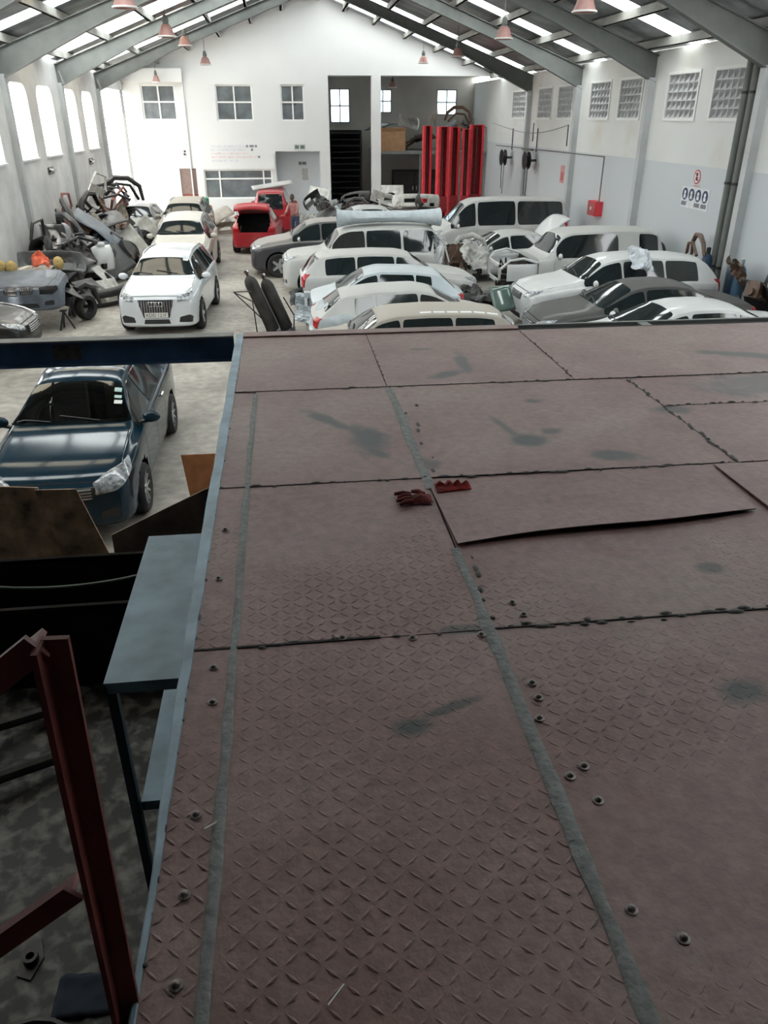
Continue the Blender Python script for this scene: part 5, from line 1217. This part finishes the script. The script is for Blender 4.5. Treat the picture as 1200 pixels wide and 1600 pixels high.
# ================================================================== RED LIFT COLUMNS and storage bay
M_redd = mat('dark_lift_red', (.36, .02, .03), .45, var=.2)
def lift_col(x, y, w, h, lab, rz=0):
    o = tag(empty('lift_tower', (x, y, 0), rz), lab, 'lift column', 'red lift columns before the storage bay'); d = .28
    obj('back_plate', MB().box(-w / 2, w / 2, d / 2 - .02, d / 2, 0, h), M_redd, o)
    for s in (-1, 1): obj('side_plate', MB().box(s * w / 2 - .015, s * w / 2 + .015, -d / 2, d / 2, 0, h), M_red, o); obj('lip', MB().box(min(s * w / 2, s * (w / 2 - .09)), max(s * w / 2, s * (w / 2 - .09)), -d / 2 - .015, -d / 2, 0, h), M_red, o)
    obj('base_plate', MB().box(-w / 2 - .1, w / 2 + .1, -d / 2 - .1, d / 2 + .1, 0, .025), M_red, o); obj('top_cap', MB().box(-w / 2, w / 2, -d / 2, d / 2, h, h + .02), M_red, o)
    obj('carriage', MB().box(-w / 2 + .03, w / 2 - .03, -d / 2 - .06, d / 2 - .05, .7, 1.35), M_redd, o); obj('screw', MB().tube([(0, 0, .1), (0, 0, h - .1)], .025, 8), M_steel, o)
lift_col(6.44, 37.0, .36, 4.15, 'leftmost slim red lift column'); lift_col(7.02, 36.4, .46, 4.12, 'second red lift column from the white pillar', R(12)); lift_col(7.66, 37.0, .40, 4.10, 'third red lift column from the white pillar'); lift_col(8.13, 36.7, .34, 4.02, 'fourth, slightly shorter red lift column', R(-10)); lift_col(8.70, 37.2, .58, 4.18, 'rightmost wide red lift column')
def pts_box(mb, *a): return mb.box(*a)
mz = tag(empty('storage_mezzanine', (7.8, 45.2, 2.92)), 'grey steel storage platform in the deep bay loaded with parts', 'platform')
obj('platform', MB().box(-2.9, 2.88, -1.9, 1.75, -.12, 0), M_steel, mz)
for x in (-2.7, -.6, 1.5, 2.75): obj('post', MB().box(x - .05, x + .05, -1.85, -1.75, -2.92, -.12), M_steel, mz)
obj('guard_rail', MB().tube([(2.8, -1.85, 0), (2.8, -1.85, 1.1), (2.8, 1.6, 1.1)], .03, 6), M_steel, mz); obj('guard_rail', MB().tube([(2.3, -1.85, 0), (2.75, -1.85, 1.15)], .03, 6), M_steel, mz)
bx = tag(empty('cardboard_box', (5.7, 44.0, 2.925)), 'large brown cardboard box at the left end of the storage platform', 'box'); M_card = mat('cardboard', (.30, .17, .09), .9, var=.15)
obj('carton', MB().box(-.75, .75, -.4, .4, 0, .95), M_card, bx); obj('flap', MB().obox((0, -.42, 1.0), 1.5, .02, .2, (R(25), 0, 0)), M_card, bx)
bk = tag(empty('black_rack', (3.4, 44.6, 0)), 'tall dark steel rack with many shelves at the left of the deep bay', 'rack')
for x in (-.8, .8):
    for y in (-.4, .4): obj('upright', MB().box(x - .04, x + .04, y - .04, y + .04, 0, 3.9), M_void, bk)
for k in range(13): obj('shelf', MB().box(-.8, .8, -.4, .4, .25 + .29 * k, .29 + .29 * k), M_void, bk)
obj('back_panel', MB().box(-.8, .8, .41, .43, 0, 3.9), M_void, bk)

# ================================================================== GAS CYLINDER TROLLEY
M_cyl = mat('worn_black_cylinder', (.035, .033, .032), .5, var=.4, scale=6)
gt = tag(empty('cylinder_trolley', (-.22, 18.35, 0)), 'thin steel trolley frame holding two tilted gas cylinders', 'trolley')
ax_ = Vector((-.52, -.32, 1.36)).normalized()
for P_ in ([(-.55, -.2, 0), (-.60, -.3, .75), (-1.0, -.45, 1.0), (-.62, -.5, 1.02)], [(-.30, -.2, 0), (-.62, -.42, 1.0)], [(-1.0, -.45, 1.0), (-.1, -.25, 0.02)], [(.1, .1, .75), (.33, -.05, .35), (.30, -.1, .0)], [(.05, 0, .45), (.28, -.08, 0)]): obj('frame_tube', MB().tube(P_, .016, 6), M_black, gt)
obj('foot_plate', MB().box(-.35, .35, -.25, .25, .0, .02), M_black, gt)
for k, (o_, h) in enumerate([((-.17, -.10, .05), 1.42), ((.14, .06, .05), 1.30)]):
    q = tag(empty('gas_cylinder', (-.22 + o_[0], 18.35 + o_[1], o_[2])), ['taller worn black gas cylinder tilted in the trolley', 'shorter worn black gas cylinder behind on the trolley'][k], 'gas cylinder'); q.rotation_euler = ax_.to_track_quat('Z', 'Y').to_euler()
    obj('body', MB().lathe([(.001, 0), (.145, .01), (.15, .05), (.15, h - .2), (.12, h - .09), (.05, h - .02), (.03, h)], n=18), M_cyl, q); obj('valve', MB().lathe([(.03, h - .01), (.03, h + .10), (.02, h + .12), (.001, h + .12)], n=10).obox((0, 0, h + .08), .16, .03, .03), M_rustb, q)
    obj('gauge', MB().lathe([(.001, .0), (.035, 0), (.035, .03), (.001, .03)], (.07, 0, h + .10), 10, 'y'), M_chrome, q)
# ================================================================== RIGHT CORNER: cylinders and scrap
for k, (x, y, h, c_, lab) in enumerate([(10.42, 18.8, 1.5, (.03, .07, .13), 'dark blue gas cylinder standing nearest the downpipes'), (10.42, 17.55, 1.42, (.025, .05, .085), 'shorter dark blue gas cylinder beside the downpipes'), (10.35, 17.1, 1.5, (.05, .12, .20), 'mid-blue gas cylinder with a pale cap by the right wall')]):
    q = tag(empty('gas_cylinder', (x, y, 0)), lab, 'gas cylinder'); obj('body', MB().lathe([(.001, 0), (.13, .01), (.135, .05), (.135, h - .2), (.11, h - .09), (.05, h - .02)], n=18), mat('cylinder_paint%d' % k, c_, .45), q); obj('valve_cap', MB().lathe([(.05, h - .03), (.055, h + .12), (.001, h + .14)], n=10), M_film if k == 2 else M_black, q)
# ================================================================== SCRAP
rs = random.Random(21)
SC = {'charcoal': (.045, .047, .052), 'black': (.02, .02, .021), 'dusty white': (.56, .56, .53), 'silver-grey': (.24, .25, .26), 'slate-blue': (.12, .145, .18), 'rusty brown': (.13, .075, .05), 'faded red': (.28, .09, .08), 'dull beige': (.33, .29, .24)}
def smat(c): return mat('scrap_' + c.replace(' ', '_'), SC[c], .5, var=.3, scale=4, dust=(.22, .21, .20), dustamt=.3, coat=.15)
def m_bumper(m):
    mb = MB(); prof = [(-.05, 0), (.06, .04), (.10, .16), (.10, .30), (.05, .42), (-.04, .48)]; n = 20; w = len(prof)
    for i in range(n + 1):
        t = -1 + 2 * i / n; a = t * 1.12; y = .85 * math.sin(a) / math.sin(1.12); x0 = .55 * math.cos(a) - .25
        for (p, z) in prof: mb.v.append(((x0 + p * math.cos(a)), y + p * math.sin(a) * .6, z))
    mb.f = [(i * w + j, (i + 1) * w + j, (i + 1) * w + j + 1, i * w + j + 1) for i in range(n) for j in range(w - 1) if not (j == 2 and 6 <= i < 14) and not (j == 1 and i in (3, 4, 15, 16))]
    return mb
def m_fender(m):
    mb = MB(); nu, nv = 14, 8
    def f(u, v):
        x = -.55 + 1.1 * u; lo = -.02 + (.33 * math.sqrt(max(0, 1 - ((x + .02) / .36) ** 2)) if abs(x + .02) < .36 else 0); z = lo + (.62 - .1 * u - lo) * v
        return (x, .10 * math.sin(v * 1.5) - .03, z + .0)
    mb.grid(nu, nv, f); return mb
def m_door(m):
    mb = MB(); mb.grid(8, 6, lambda u, v: (-.5 + u * 1.0, .06 * math.sin(math.pi * v), .62 * v)); P = [(-.5, .0, .62), (-.28, .03, 1.02), (.40, .03, 1.05), (.5, .0, .62)]
    mb.tube(P, .03, 6); mb.smooth = False; return mb
def m_hood(m):
    mb = MB(); mb.grid(10, 10, lambda u, v: ((u - .5) * 1.05, (v - .5) * 1.35 * (1 - .12 * u), .09 * (1 - (2 * v - 1) ** 2) + .05 * math.sin(u * 2.5) + .03 * noise.noise((u * 3, v * 3, 4)))); return mb
def m_crumple(m): return crumple_mb(1.05, .85, .28, rs.random() * 40, torn=.5)
def m_engine(m):
    mb = MB(); mb.box(-.25, .25, -.2, .2, .08, .42).box(-.2, .2, -.14, .14, .42, .52).obox((.3, .05, .25), .16, .2, .2, (0, .3, .2)); mb.lathe([(.001, -.06), (.11, -.06), (.11, .06), (.001, .06)], (-.31, 0, .22), 12, 'x')
    mb.tube([(-.2, .22, .4), (.0, .3, .48), (.2, .24, .3)], .035, 7); mb.tube([(-.15, -.24, .15), (.1, -.28, .1), (.3, -.2, .05)], .04, 7); mb.smooth = False; return mb
def m_tyre(m): r, w = .31, .2; return MB().lathe([(r * .6, -w / 2), (r * .9, -w / 2 - .01), (r, -w * .3), (r, w * .3), (r * .9, w / 2 + .01), (r * .6, w / 2), (r * .55, 0), (r * .6, -w / 2)], n=22)
def m_frame(m):
    mb = MB()
    for k in range(4): mb.tube([(-.6 + rs.uniform(-.1, .1), -.3 + .2 * k, rs.uniform(0, .3)), (-.2, -.25 + .18 * k, rs.uniform(.1, .5)), (.2, -.3 + .2 * k, rs.uniform(.1, .5)), (.6, -.2 + .15 * k, rs.uniform(0, .3))], rs.uniform(.025, .05), 7)
    mb.tube([(-.5, -.4, .1), (-.45, .0, .3), (-.5, .45, .15)], .04, 7); mb.tube([(.5, -.4, .15), (.45, .05, .35), (.5, .4, .1)], .035, 7); return mb
def m_arch(m):
    mb = MB(); mb.tube([(-.6, 0, 0), (-.55, .05, .35), (-.3, .08, .6), (.1, .08, .66), (.45, .04, .5), (.6, 0, .1)], [.05, .07, .08, .08, .07, .05], 7); mb.tube([(-.5, .2, 0), (-.2, .25, .4), (.2, .25, .42), (.5, .2, .05)], .05, 7); return mb
KIND = {'bumper': (m_bumper, 'bumper cover', 'car part', .012), 'fender': (m_fender, 'car wing panel', 'car part', .012), 'door': (m_door, 'car door shell', 'car part', .03), 'hood': (m_hood, 'car bonnet', 'car part', .02), 'crumple': (m_crumple, 'crumpled body panel', 'sheet metal', .01), 'engine': (m_engine, 'greasy engine block', 'engine', 0), 'tyre': (m_tyre, 'worn tyre', 'tyre', 0), 'frame': (m_frame, 'bent subframe', 'car part', 0), 'arch': (m_arch, 'bent wheel-arch frame', 'car part', 0)}
NAMES = {'bumper': 'bumper_cover', 'fender': 'wing_panel', 'door': 'car_door_shell', 'hood': 'bonnet', 'crumple': 'crumpled_panel', 'engine': 'engine_block', 'tyre': 'worn_tyre', 'frame': 'bent_subframe', 'arch': 'wheel_housing'}
used = {}
def l_ground(l): return l.z < .36
def scrap(kind, colr, loc, rot, where, s=1.0):
    fn, word, cat, th = KIND[kind]
    o = obj(NAMES[kind], fn(None), smat(colr) if kind not in ('tyre',) else M_dark, None, kind in ('fender', 'hood', 'tyre', 'frame', 'arch', 'bumper')); o.location = loc; o.rotation_euler = rot; o.scale = (s, s, s)
    if th: solidify(o, th)
    lab = ('%s %s %s' % ('' if kind == 'tyre' else colr, word, where)).strip()
    mw = Matrix.LocRotScale(o.location, o.rotation_euler, o.scale); cs_ = [v.co for v in o.data.vertices]; bb = [mw @ q for q in cs_]
    lo = [min(q[i] for q in bb) for i in range(3)]; hi = [max(q[i] for q in bb) for i in range(3)]
    if lo[0] < XL + .16: o.location.x += XL + .16 - lo[0]
    if hi[0] > XR - .22: o.location.x -= hi[0] - XR + .22
    if lo[2] < .012 or (lo[2] < .35 and l_ground(o.location)): o.location.z += .012 - lo[2]
    tag(o, lab, cat); used.setdefault(lab, []).append(o); return o
# heap along the left wall: placed by hand near the front, scattered in layers farther back
def spot(x, y, z): return (x, y, z)
# grey-blue front end on a stand, in front
cb_, Bb, Xb = make_car('grey-blue car front end without lamps, propped in the left scrap row', 'sedan', 4.6, 1.80, 1.45, smat('slate-blue'), (-6.2, 21.05, .28), R(92), .32, name='car_front_end', cat='car part', skip=('windscreen', 'rear_glass', 'mirrors', 'lamps', 'grille', 'wheel0', 'wheel1'), cutrear=.235, wins=[], rear_lamps=False)
for sg in (-1, 1):
    kp = obj('kidney_grille', setm(Bb.patch([(sg * .04, .60), (sg * .30, .61), (sg * .33, .70), (sg * .28, .77), (sg * .05, .77), (sg * .03, .7)], front_fn, (1, 0, 0), .012), M_black), None, cb_)
    for k in range(6):
        h = Bb.ray(Vector((-6, sg * (.07 + .04 * k), .69)), Vector((1, 0, 0))); obj('slat', MB().bar(h + Vector((-.02, 0, -.07)), h + Vector((-.015, 0, .07)), .014), M_chrome, kp)
    d = Vector((1, -sg * .75, 0)).normalized(); u = Vector((.62, sg * .78, 0)).normalized(); base = Vector((-2.28, sg * .46, .67))
    obj('lamp_opening', setm(Bb.patch([(0, -.07), (.25, -.08), (.42, .0), (.42, .08), (.2, .09), (.02, .06)], lambda p, q: tuple(base + u * p + Vector((0, 0, q)) - d * 2.5), d, .010), M_void), None, cb_)
for (x, y) in ((-5.3, 19.1), (-6.6, 19.1)):
    sdv = tag(empty('axle_stand', (x, y, 0)), 'steel stand under the grey-blue front end, %s' % ('nearer the aisle' if x > -6 else 'nearer the wall'), 'stand')
    for a in range(3): obj('leg', MB().bar((.2 * math.cos(a * 2.1), .2 * math.sin(a * 2.1), 0), (0, 0, .42), .035), M_black, sdv)
    obj('saddle', MB().box(-.07, .07, -.07, .07, .42, .45), M_black, sdv)
ck_, Bk, Xk = make_car('black car front corner with a silver trim edge at the left frame edge', 'sedan', 4.5, 1.76, 1.42, P_black, (-7.55, 17.3, 0), R(186), .31, name='car_front_end', cat='car part', skip=('rear_glass', 'mirrors', 'wheel1', 'windscreen'), cutrear=.30, wins=[], rear_lamps=False)
ck_.location = (-7.6, 17.0, 0); ck_.rotation_euler.z = R(180)
obj('trim_edge', MB().tube([Bk.ray(Vector((Xk(.03 + .05 * k), -.62 - .03 * k, 6)), Vector((0, 0, -1))) + Vector((0, 0, .02)) for k in range(5)], .02, 6), M_chrome, ck_)
ws_ = tag(empty('car_front_shell', (-6.0, 24.3, .45), R(10)), 'white car nose shell with empty lamp holes in the left scrap row', 'car part')
solidify(obj('skin', m_bumper(None), P_white, ws_, True), .015); ws_.rotation_euler = (0, 0, R(-80)); ws_.scale = (1.15, 1.05, 1.5)
obj('inner_void', MB().box(-.25, .1, -.55, .55, .05, .38), M_void, ws_); obj('cross_beam', MB().tube([(.1, -.7, .5), (.32, -.3, .54), (.34, .3, .54), (.1, .7, .5)], .04, 7), P_white, ws_); obj('side_wing', MB().grid(6, 5, lambda u, v: (-.75 + .7 * u, .80 + .05 * v, .05 + .45 * v)), P_white, ws_)
# cloth and foam on the front end
cl = crumple('orange_cloth', .42, .42, .16, 55, mat('orange_red_cloth', (.62, .13, .07), .9, var=.3, scale=7), None, (-5.95, 20.3, 1.33), (R(35), R(10), .3), bend=.12, torn=.2, smooth=True); tag(cl, 'orange-red crumpled cloth on the scrap above the grey-blue front end', 'cloth')
for k, (x, y) in enumerate([(-6.75, 19.9), (-6.5, 19.85), (-5.55, 20.35)]):
    fo = obj('foam_block', MB().grid(8, 8, lambda u, v: (.13 * math.sin(math.pi * u) * math.cos(2 * math.pi * v) * (1 + .2 * noise.noise((u * 4, v * 3, k))), .11 * math.sin(math.pi * u) * math.sin(2 * math.pi * v), .16 - .16 * math.cos(math.pi * u))), mat('yellow_foam', (.52, .38, .15), .9, var=.25, scale=12), None, True); fo.location = (x, y, 1.16); tag(fo, ['yellow foam lump nearest the wall on the grey-blue front end', 'middle yellow foam lump on the grey-blue front end', 'yellow foam lump beside the orange-red cloth'][k], 'foam')
W1, W2, W3, W4, W5 = 'beside the grey-blue front end', 'behind the white nose shell', 'in the heap opposite the clean white SUV', 'in the heap opposite the champagne SUV', 'at the far end of the left heap'
H = [('hood', 'dull beige', (-6.3, 20.6, 1.06), (0, 0, .1), 'lying flat on the grey-blue front end'), ('bumper', 'silver-grey', (-6.2, 21.7, .9), (0, 0, 1.4), 'stacked behind the orange-red cloth'),
 ('fender', 'black', (-5.05, 20.2, .55), (R(-50), 0, R(100)), 'leaning ' + W1), ('fender', 'charcoal', (-4.9, 21.2, .35), (R(-40), 0, R(80)), 'low ' + W1), ('arch', 'black', (-5.15, 20.75, .2), (0, 0, R(70)), 'on its side ' + W1), ('bumper', 'black', (-5.1, 21.7, .25), (0, .3, R(-60)), 'toppled ' + W1),
 ('fender', 'dusty white', (-4.75, 22.4, .12), (R(-20), 0, R(75)), 'standing in the aisle ' + W1), ('fender', 'dusty white', (-4.95, 23.1, .35), (R(-35), 0, R(95)), 'tilted against the heap ' + W2), ('tyre', 'black', (-5.0, 20.0, .32), (R(90), 0, R(60)), 'upright ' + W1),
 ('door', 'black', (-6.85, 23.2, .95), (R(10), 0, R(85)), 'on edge near the wall ' + W2), ('frame', 'black', (-6.7, 24.9, 1.1), (0, 0, 1.2), 'on top ' + W2), ('crumple', 'charcoal', (-6.4, 23.6, 1.25), (.2, .1, 1), 'over the top ' + W2), ('engine', 'charcoal', (-6.6, 22.2, .1), (0, 0, .4), 'near the wall ' + W2)]
for (k, c_, l, r_, w_) in H: scrap(k, c_, l, r_, w_)
for k, (kd, c_) in enumerate([('crumple', 'charcoal'), ('hood', 'charcoal'), ('frame', 'black'), ('bumper', 'silver-grey'), ('crumple', 'black'), ('fender', 'charcoal'), ('hood', 'black'), ('arch', 'charcoal'), ('crumple', 'silver-grey'), ('bumper', 'charcoal')]):
    scrap(kd, c_, (-6.35 + .35 * (k % 3), 22.2 + .3 * k, .55 + .28 * (k % 4)), (rs.uniform(-.5, .5), rs.uniform(.1, .8), rs.uniform(0, 6.2)), ['low', 'halfway', 'high', 'topmost'][k % 4] + ' ' + W3, 1.1)
L2 = [('charcoal', 'hood'), ('slate-blue', 'hood'), ('black', 'bumper'), ('silver-grey', 'crumple'), ('charcoal', 'crumple'), ('black', 'frame'), ('slate-blue', 'crumple'), ('charcoal', 'door'), ('dusty white', 'fender'), ('silver-grey', 'bumper'), ('rusty brown', 'frame'), ('black', 'arch'), ('dull beige', 'crumple'), ('faded red', 'door'), ('rusty brown', 'engine'), ('black', 'crumple'), ('dusty white', 'door'), ('silver-grey', 'fender'), ('rusty brown', 'crumple'), ('black', 'hood')]
lay = [('at the foot', .05, .35, (-6.7, -5.0)), ('midway up', .45, .85, (-6.8, -5.3)), ('on top', 1.0, 1.45, (-6.9, -5.9))]
qi = 0
for (w_, y0, y1) in ((W4, 25.2, 28.6), (W5, 28.8, 32.2)):
    for li, (ln, z0, z1, (xa, xb)) in enumerate(lay):
        for k in range(7):
            c_, kd = L2[(qi * 7 + li * 3) % len(L2)]; qi += 1
            x = rs.uniform(xa, xb); y = y0 + (y1 - y0) * (k + rs.random() * .6) / 7
            tilt = rs.uniform(.3, 1.0) * (1 if x > -6.2 else -.4)
            scrap(kd, c_, (x, y, rs.uniform(z0, z1)), (rs.uniform(-.5, .5), tilt, rs.uniform(0, 6.28)), ln + ' ' + w_, rs.uniform(.9, 1.35))
scrap('hood', 'slate-blue', (-5.9, 26.6, 1.35), (0, .7, .1), 'large and dented, facing the aisle ' + W4, 1.5); scrap('hood', 'charcoal', (-5.55, 27.9, .9), (.1, .9, .2), 'sliding down ' + W4, 1.4); scrap('crumple', 'slate-blue', (-5.4, 25.7, .7), (.2, .8, .4), 'facing the viewer ' + W4, 1.4)
scrap('door', 'dusty white', (-6.6, 30.2, 1.75), (.2, .3, 1.3), 'sticking up ' + W5, 1.0); scrap('arch', 'black', (-5.9, 31.6, 1.75), (.2, .2, .3), 'curling over the crest ' + W5, 1.2); scrap('frame', 'charcoal', (-6.4, 31.3, 1.75), (.3, .2, .3), 'along the crest ' + W5, 1.1); scrap('door', 'faded red', (-6.9, 27.4, 1.4), (0, .1, 1.5), 'propped by the wall ' + W4, .9)
# heap bodies: compacted scrap that fills the inside of the pile
for (y0, y1, lab) in ((21.9, 24.8, 'compacted dark scrap core behind the grey-blue front end'), (24.9, 28.6, 'compacted dark scrap core of the heap opposite the champagne SUV'), (28.7, 32.4, 'compacted dark scrap core at the far end of the left heap')):
    mb = MB(); mb.grid(16, 14, lambda u, v: (-6.98 + 1.55 * v, y0 + (y1 - y0) * u, (1.35 * math.sin(math.pi * min(1, .18 + .82 * (1 - v))) ** .8 * (.75 + .25 * math.sin(math.pi * u)) + .22 * noise.noise((u * 6, v * 6, y0))) * (1 if .02 < u < .98 else .2)))
    o = obj('scrap_core', mb, mat('mixed_dark_scrap', (.05, .045, .042), .8, var=.7, scale=7, bump=.6, bscale=14), None); o['kind'] = 'stuff'; tag(o, lab, 'scrap', None, 'stuff')
# debris between the car rows
D = [('engine', 'black', (5.0, 19.6, .02), (0, 0, .3), 'on the floor before the off-roader nose'), ('frame', 'black', (4.75, 20.6, .1), (0, 0, 1.9), 'between the estate car and the off-roader'), ('fender', 'charcoal', (4.9, 18.4, .1), (R(-30), 0, 1.6), 'leaning by the white estate SUV nose'), ('tyre', 'black', (5.15, 20.2, .11), (0, 0, 0), 'flat under the off-roader nose'),
 ('crumple', 'black', (4.75, 19.2, .5), (.3, .2, .5), 'among debris before the off-roader'), ('bumper', 'dusty white', (4.55, 21.6, .3), (0, .3, 2.6), 'hanging between the torn tail and the off-roader'), ('crumple', 'dusty white', (5.35, 22.5, .95), (.9, .3, .4), 'standing behind the off-roader nose'), ('crumple', 'rusty brown', (4.95, 22.3, .5), (.6, .5, 1.1), 'beside the torn tail'), ('arch', 'dusty white', (5.4, 23.3, .75), (0, 0, .2), 'over the silver car nose')]
for (k, c_, l, r_, w_) in D: scrap(k, c_, l, r_, w_)
rp = crumple('rusty_panel', .75, .95, .10, 77, smat('rusty brown'), None, (4.85, 22.55, .85), (R(84), 0, R(8))); tag(rp, 'upright rusty brown panel just behind the torn tail of the boxy four-wheel drive', 'sheet metal')
gl = obj('glass_sheet', MB().grid(6, 6, lambda u, v: ((u - .5) * .62, .05 * math.sin(math.pi * u), v * .6)), mat('greenish_glass', (.10, .16, .14), .1, spec=.8), None, True); solidify(gl, .006); gl.location = (5.05, 17.75, .45); gl.rotation_euler = (R(-30), 0, .4); tag(gl, 'greenish car window leaning in the debris by the white estate SUV nose', 'glass')
# scrap in front of the storage bay and recess
Bk_ = ['in front of the recess', 'before the white pillar', 'by the red lift columns']
for i, (x0, x1, y0, y1, w_) in enumerate(((.8, 3.0, 37.2, 39.8, Bk_[0]), (3.1, 5.6, 36.4, 40.5, Bk_[1]), (5.7, 6.2, 34.8, 36.2, Bk_[2]))):
    for k in range((9, 9, 4)[i]):
        c_, kd = [('dusty white', 'bumper'), ('charcoal', 'frame'), ('silver-grey', 'crumple'), ('dusty white', 'crumple'), ('black', 'engine'), ('dusty white', 'fender'), ('silver-grey', 'hood'), ('rusty brown', 'frame'), ('black', 'bumper'), ('dull beige', 'crumple'), ('charcoal', 'arch')][(k + 3 * i) % 11]
        scrap(kd, c_, (rs.uniform(x0, x1), rs.uniform(y0, y1), .12 + .4 * (k % 3)), (rs.uniform(-.4, .4), rs.uniform(-.4, .4), rs.uniform(0, 6.2)), ['low', 'midway up', 'on top'][k % 3] + ' in the scrap ' + w_, rs.uniform(.9, 1.3))
scrap('bumper', 'dusty white', (5.75, 35.6, .95), (0, -.2, R(-100)), 'bright and upright beside the leftmost lift column', 1.15); scrap('tyre', 'black', (5.9, 34.6, .34), (R(90), 0, .2), 'upright below the bright bumper', 1.1)
# parts on the storage platform
for k in range(12):
    c_, kd = [('black', 'hood'), ('charcoal', 'crumple'), ('dull beige', 'crumple'), ('dusty white', 'bumper'), ('rusty brown', 'frame'), ('black', 'crumple'), ('dull beige', 'fender'), ('rusty brown', 'crumple'), ('silver-grey', 'bumper'), ('rusty brown', 'arch'), ('dull beige', 'door'), ('black', 'frame')][k]
    scrap(kd, c_, (5.3 + .45 * k, 44.6 + .5 * (k % 3), 3.05 + [.95, .1, .4][k % 3] + (.25 if k > 6 else 0)), (rs.uniform(-.4, .4), rs.uniform(-.4, .4), rs.uniform(0, 6)), 'on the storage platform in the deep bay', 1.15)
# under the platform
for k, x in enumerate((5.6, 9.4)): scrap('bumper', ['dusty white', 'silver-grey'][k], (x, 44.6, .3), (0, 0, R(-90)), 'stored under the platform')
cab = tag(empty('steel_cabinet', (7.3, 46.0, 0)), 'dark grey steel cabinet under the storage platform', 'cabinet')
obj('body', MB().box(-1.2, 1.2, -.3, .3, 0, 1.9), M_void, cab)
for s in (-1, 1): dd = obj('door', MB().box(min(0, s * 1.15) + .02, max(0, s * 1.15) - .02, -.32, -.3, .1, 1.85), M_black, cab); obj('handle', MB().box(s * .1 - .02, s * .1 + .02, -.34, -.32, .9, 1.1), M_chrome, dd)
# drum and loose panels by the office
dm = tag(empty('waste_drum', (-3.65, 38.3, 0)), 'orange waste drum with a green lid by the office window', 'drum')
obj('drum', MB().lathe([(.001, 0), (.38, 0), (.42, .1), (.44, .5), (.42, .85), (.40, .9)], n=20), mat('orange_drum', (.55, .22, .07), .6, var=.15), dm); obj('lid', MB().lathe([(.30, .9), (.30, 1.22), (.2, 1.26), (.001, 1.26)], n=20), mat('green_lid', (.04, .28, .13), .5), dm)
scrap('crumple', 'dusty white', (-2.75, 36.6, .35), (.3, .3, .6), 'beside the orange drum', 1.2); scrap('bumper', 'dull beige', (-2.6, 35.3, .1), (0, .2, 1.9), 'on the floor near the orange drum'); scrap('hood', 'dull beige', (-2.75, 36.0, .7), (.2, -.4, .3), 'tilted on the panels near the orange drum')
# right corner scrap
RC = [('frame', 'black', (10.1, 16.6, .5), (0, .4, 1.2), 'leaning in the right corner'), ('hood', 'black', (10.4, 16.2, .85), (0, 1.3, 0), 'standing on edge in the right corner'), ('crumple', 'rusty brown', (10.2, 16.9, 1.35), (.4, .9, .4), 'on top of the right corner pile'), ('engine', 'rusty brown', (10.1, 16.0, .9), (0, .3, .5), 'on the right corner pile'), ('fender', 'charcoal', (10.3, 15.8, 1.2), (.3, .6, 1.1), 'high in the right corner pile'),
      ('crumple', 'dusty white', (10.42, 19.4, 1.05), (.2, 1.2, .2), 'against the wall behind the white estate SUV'), ('arch', 'rusty brown', (10.45, 19.2, 1.35), (0, .2, 1.4), 'peeking over the dusty white panel by the wall'), ('frame', 'rusty brown', (10.2, 15.3, .4), (0, .6, 1), 'low in the right corner pile'), ('bumper', 'black', (10.1, 14.8, .5), (.2, .4, 2.6), 'at the near end of the right corner pile'), ('tyre', 'black', (9.95, 16.5, .34), (R(90), 0, 1.2), 'upright at the foot of the right corner pile')]
for (k, c_, l, r_, w_) in RC: scrap(k, c_, l, r_, w_, .8)
for lab, os_ in used.items():
    if len(os_) > 1:
        for o in os_: o['group'] = 'alike scrap: ' + lab[:60]
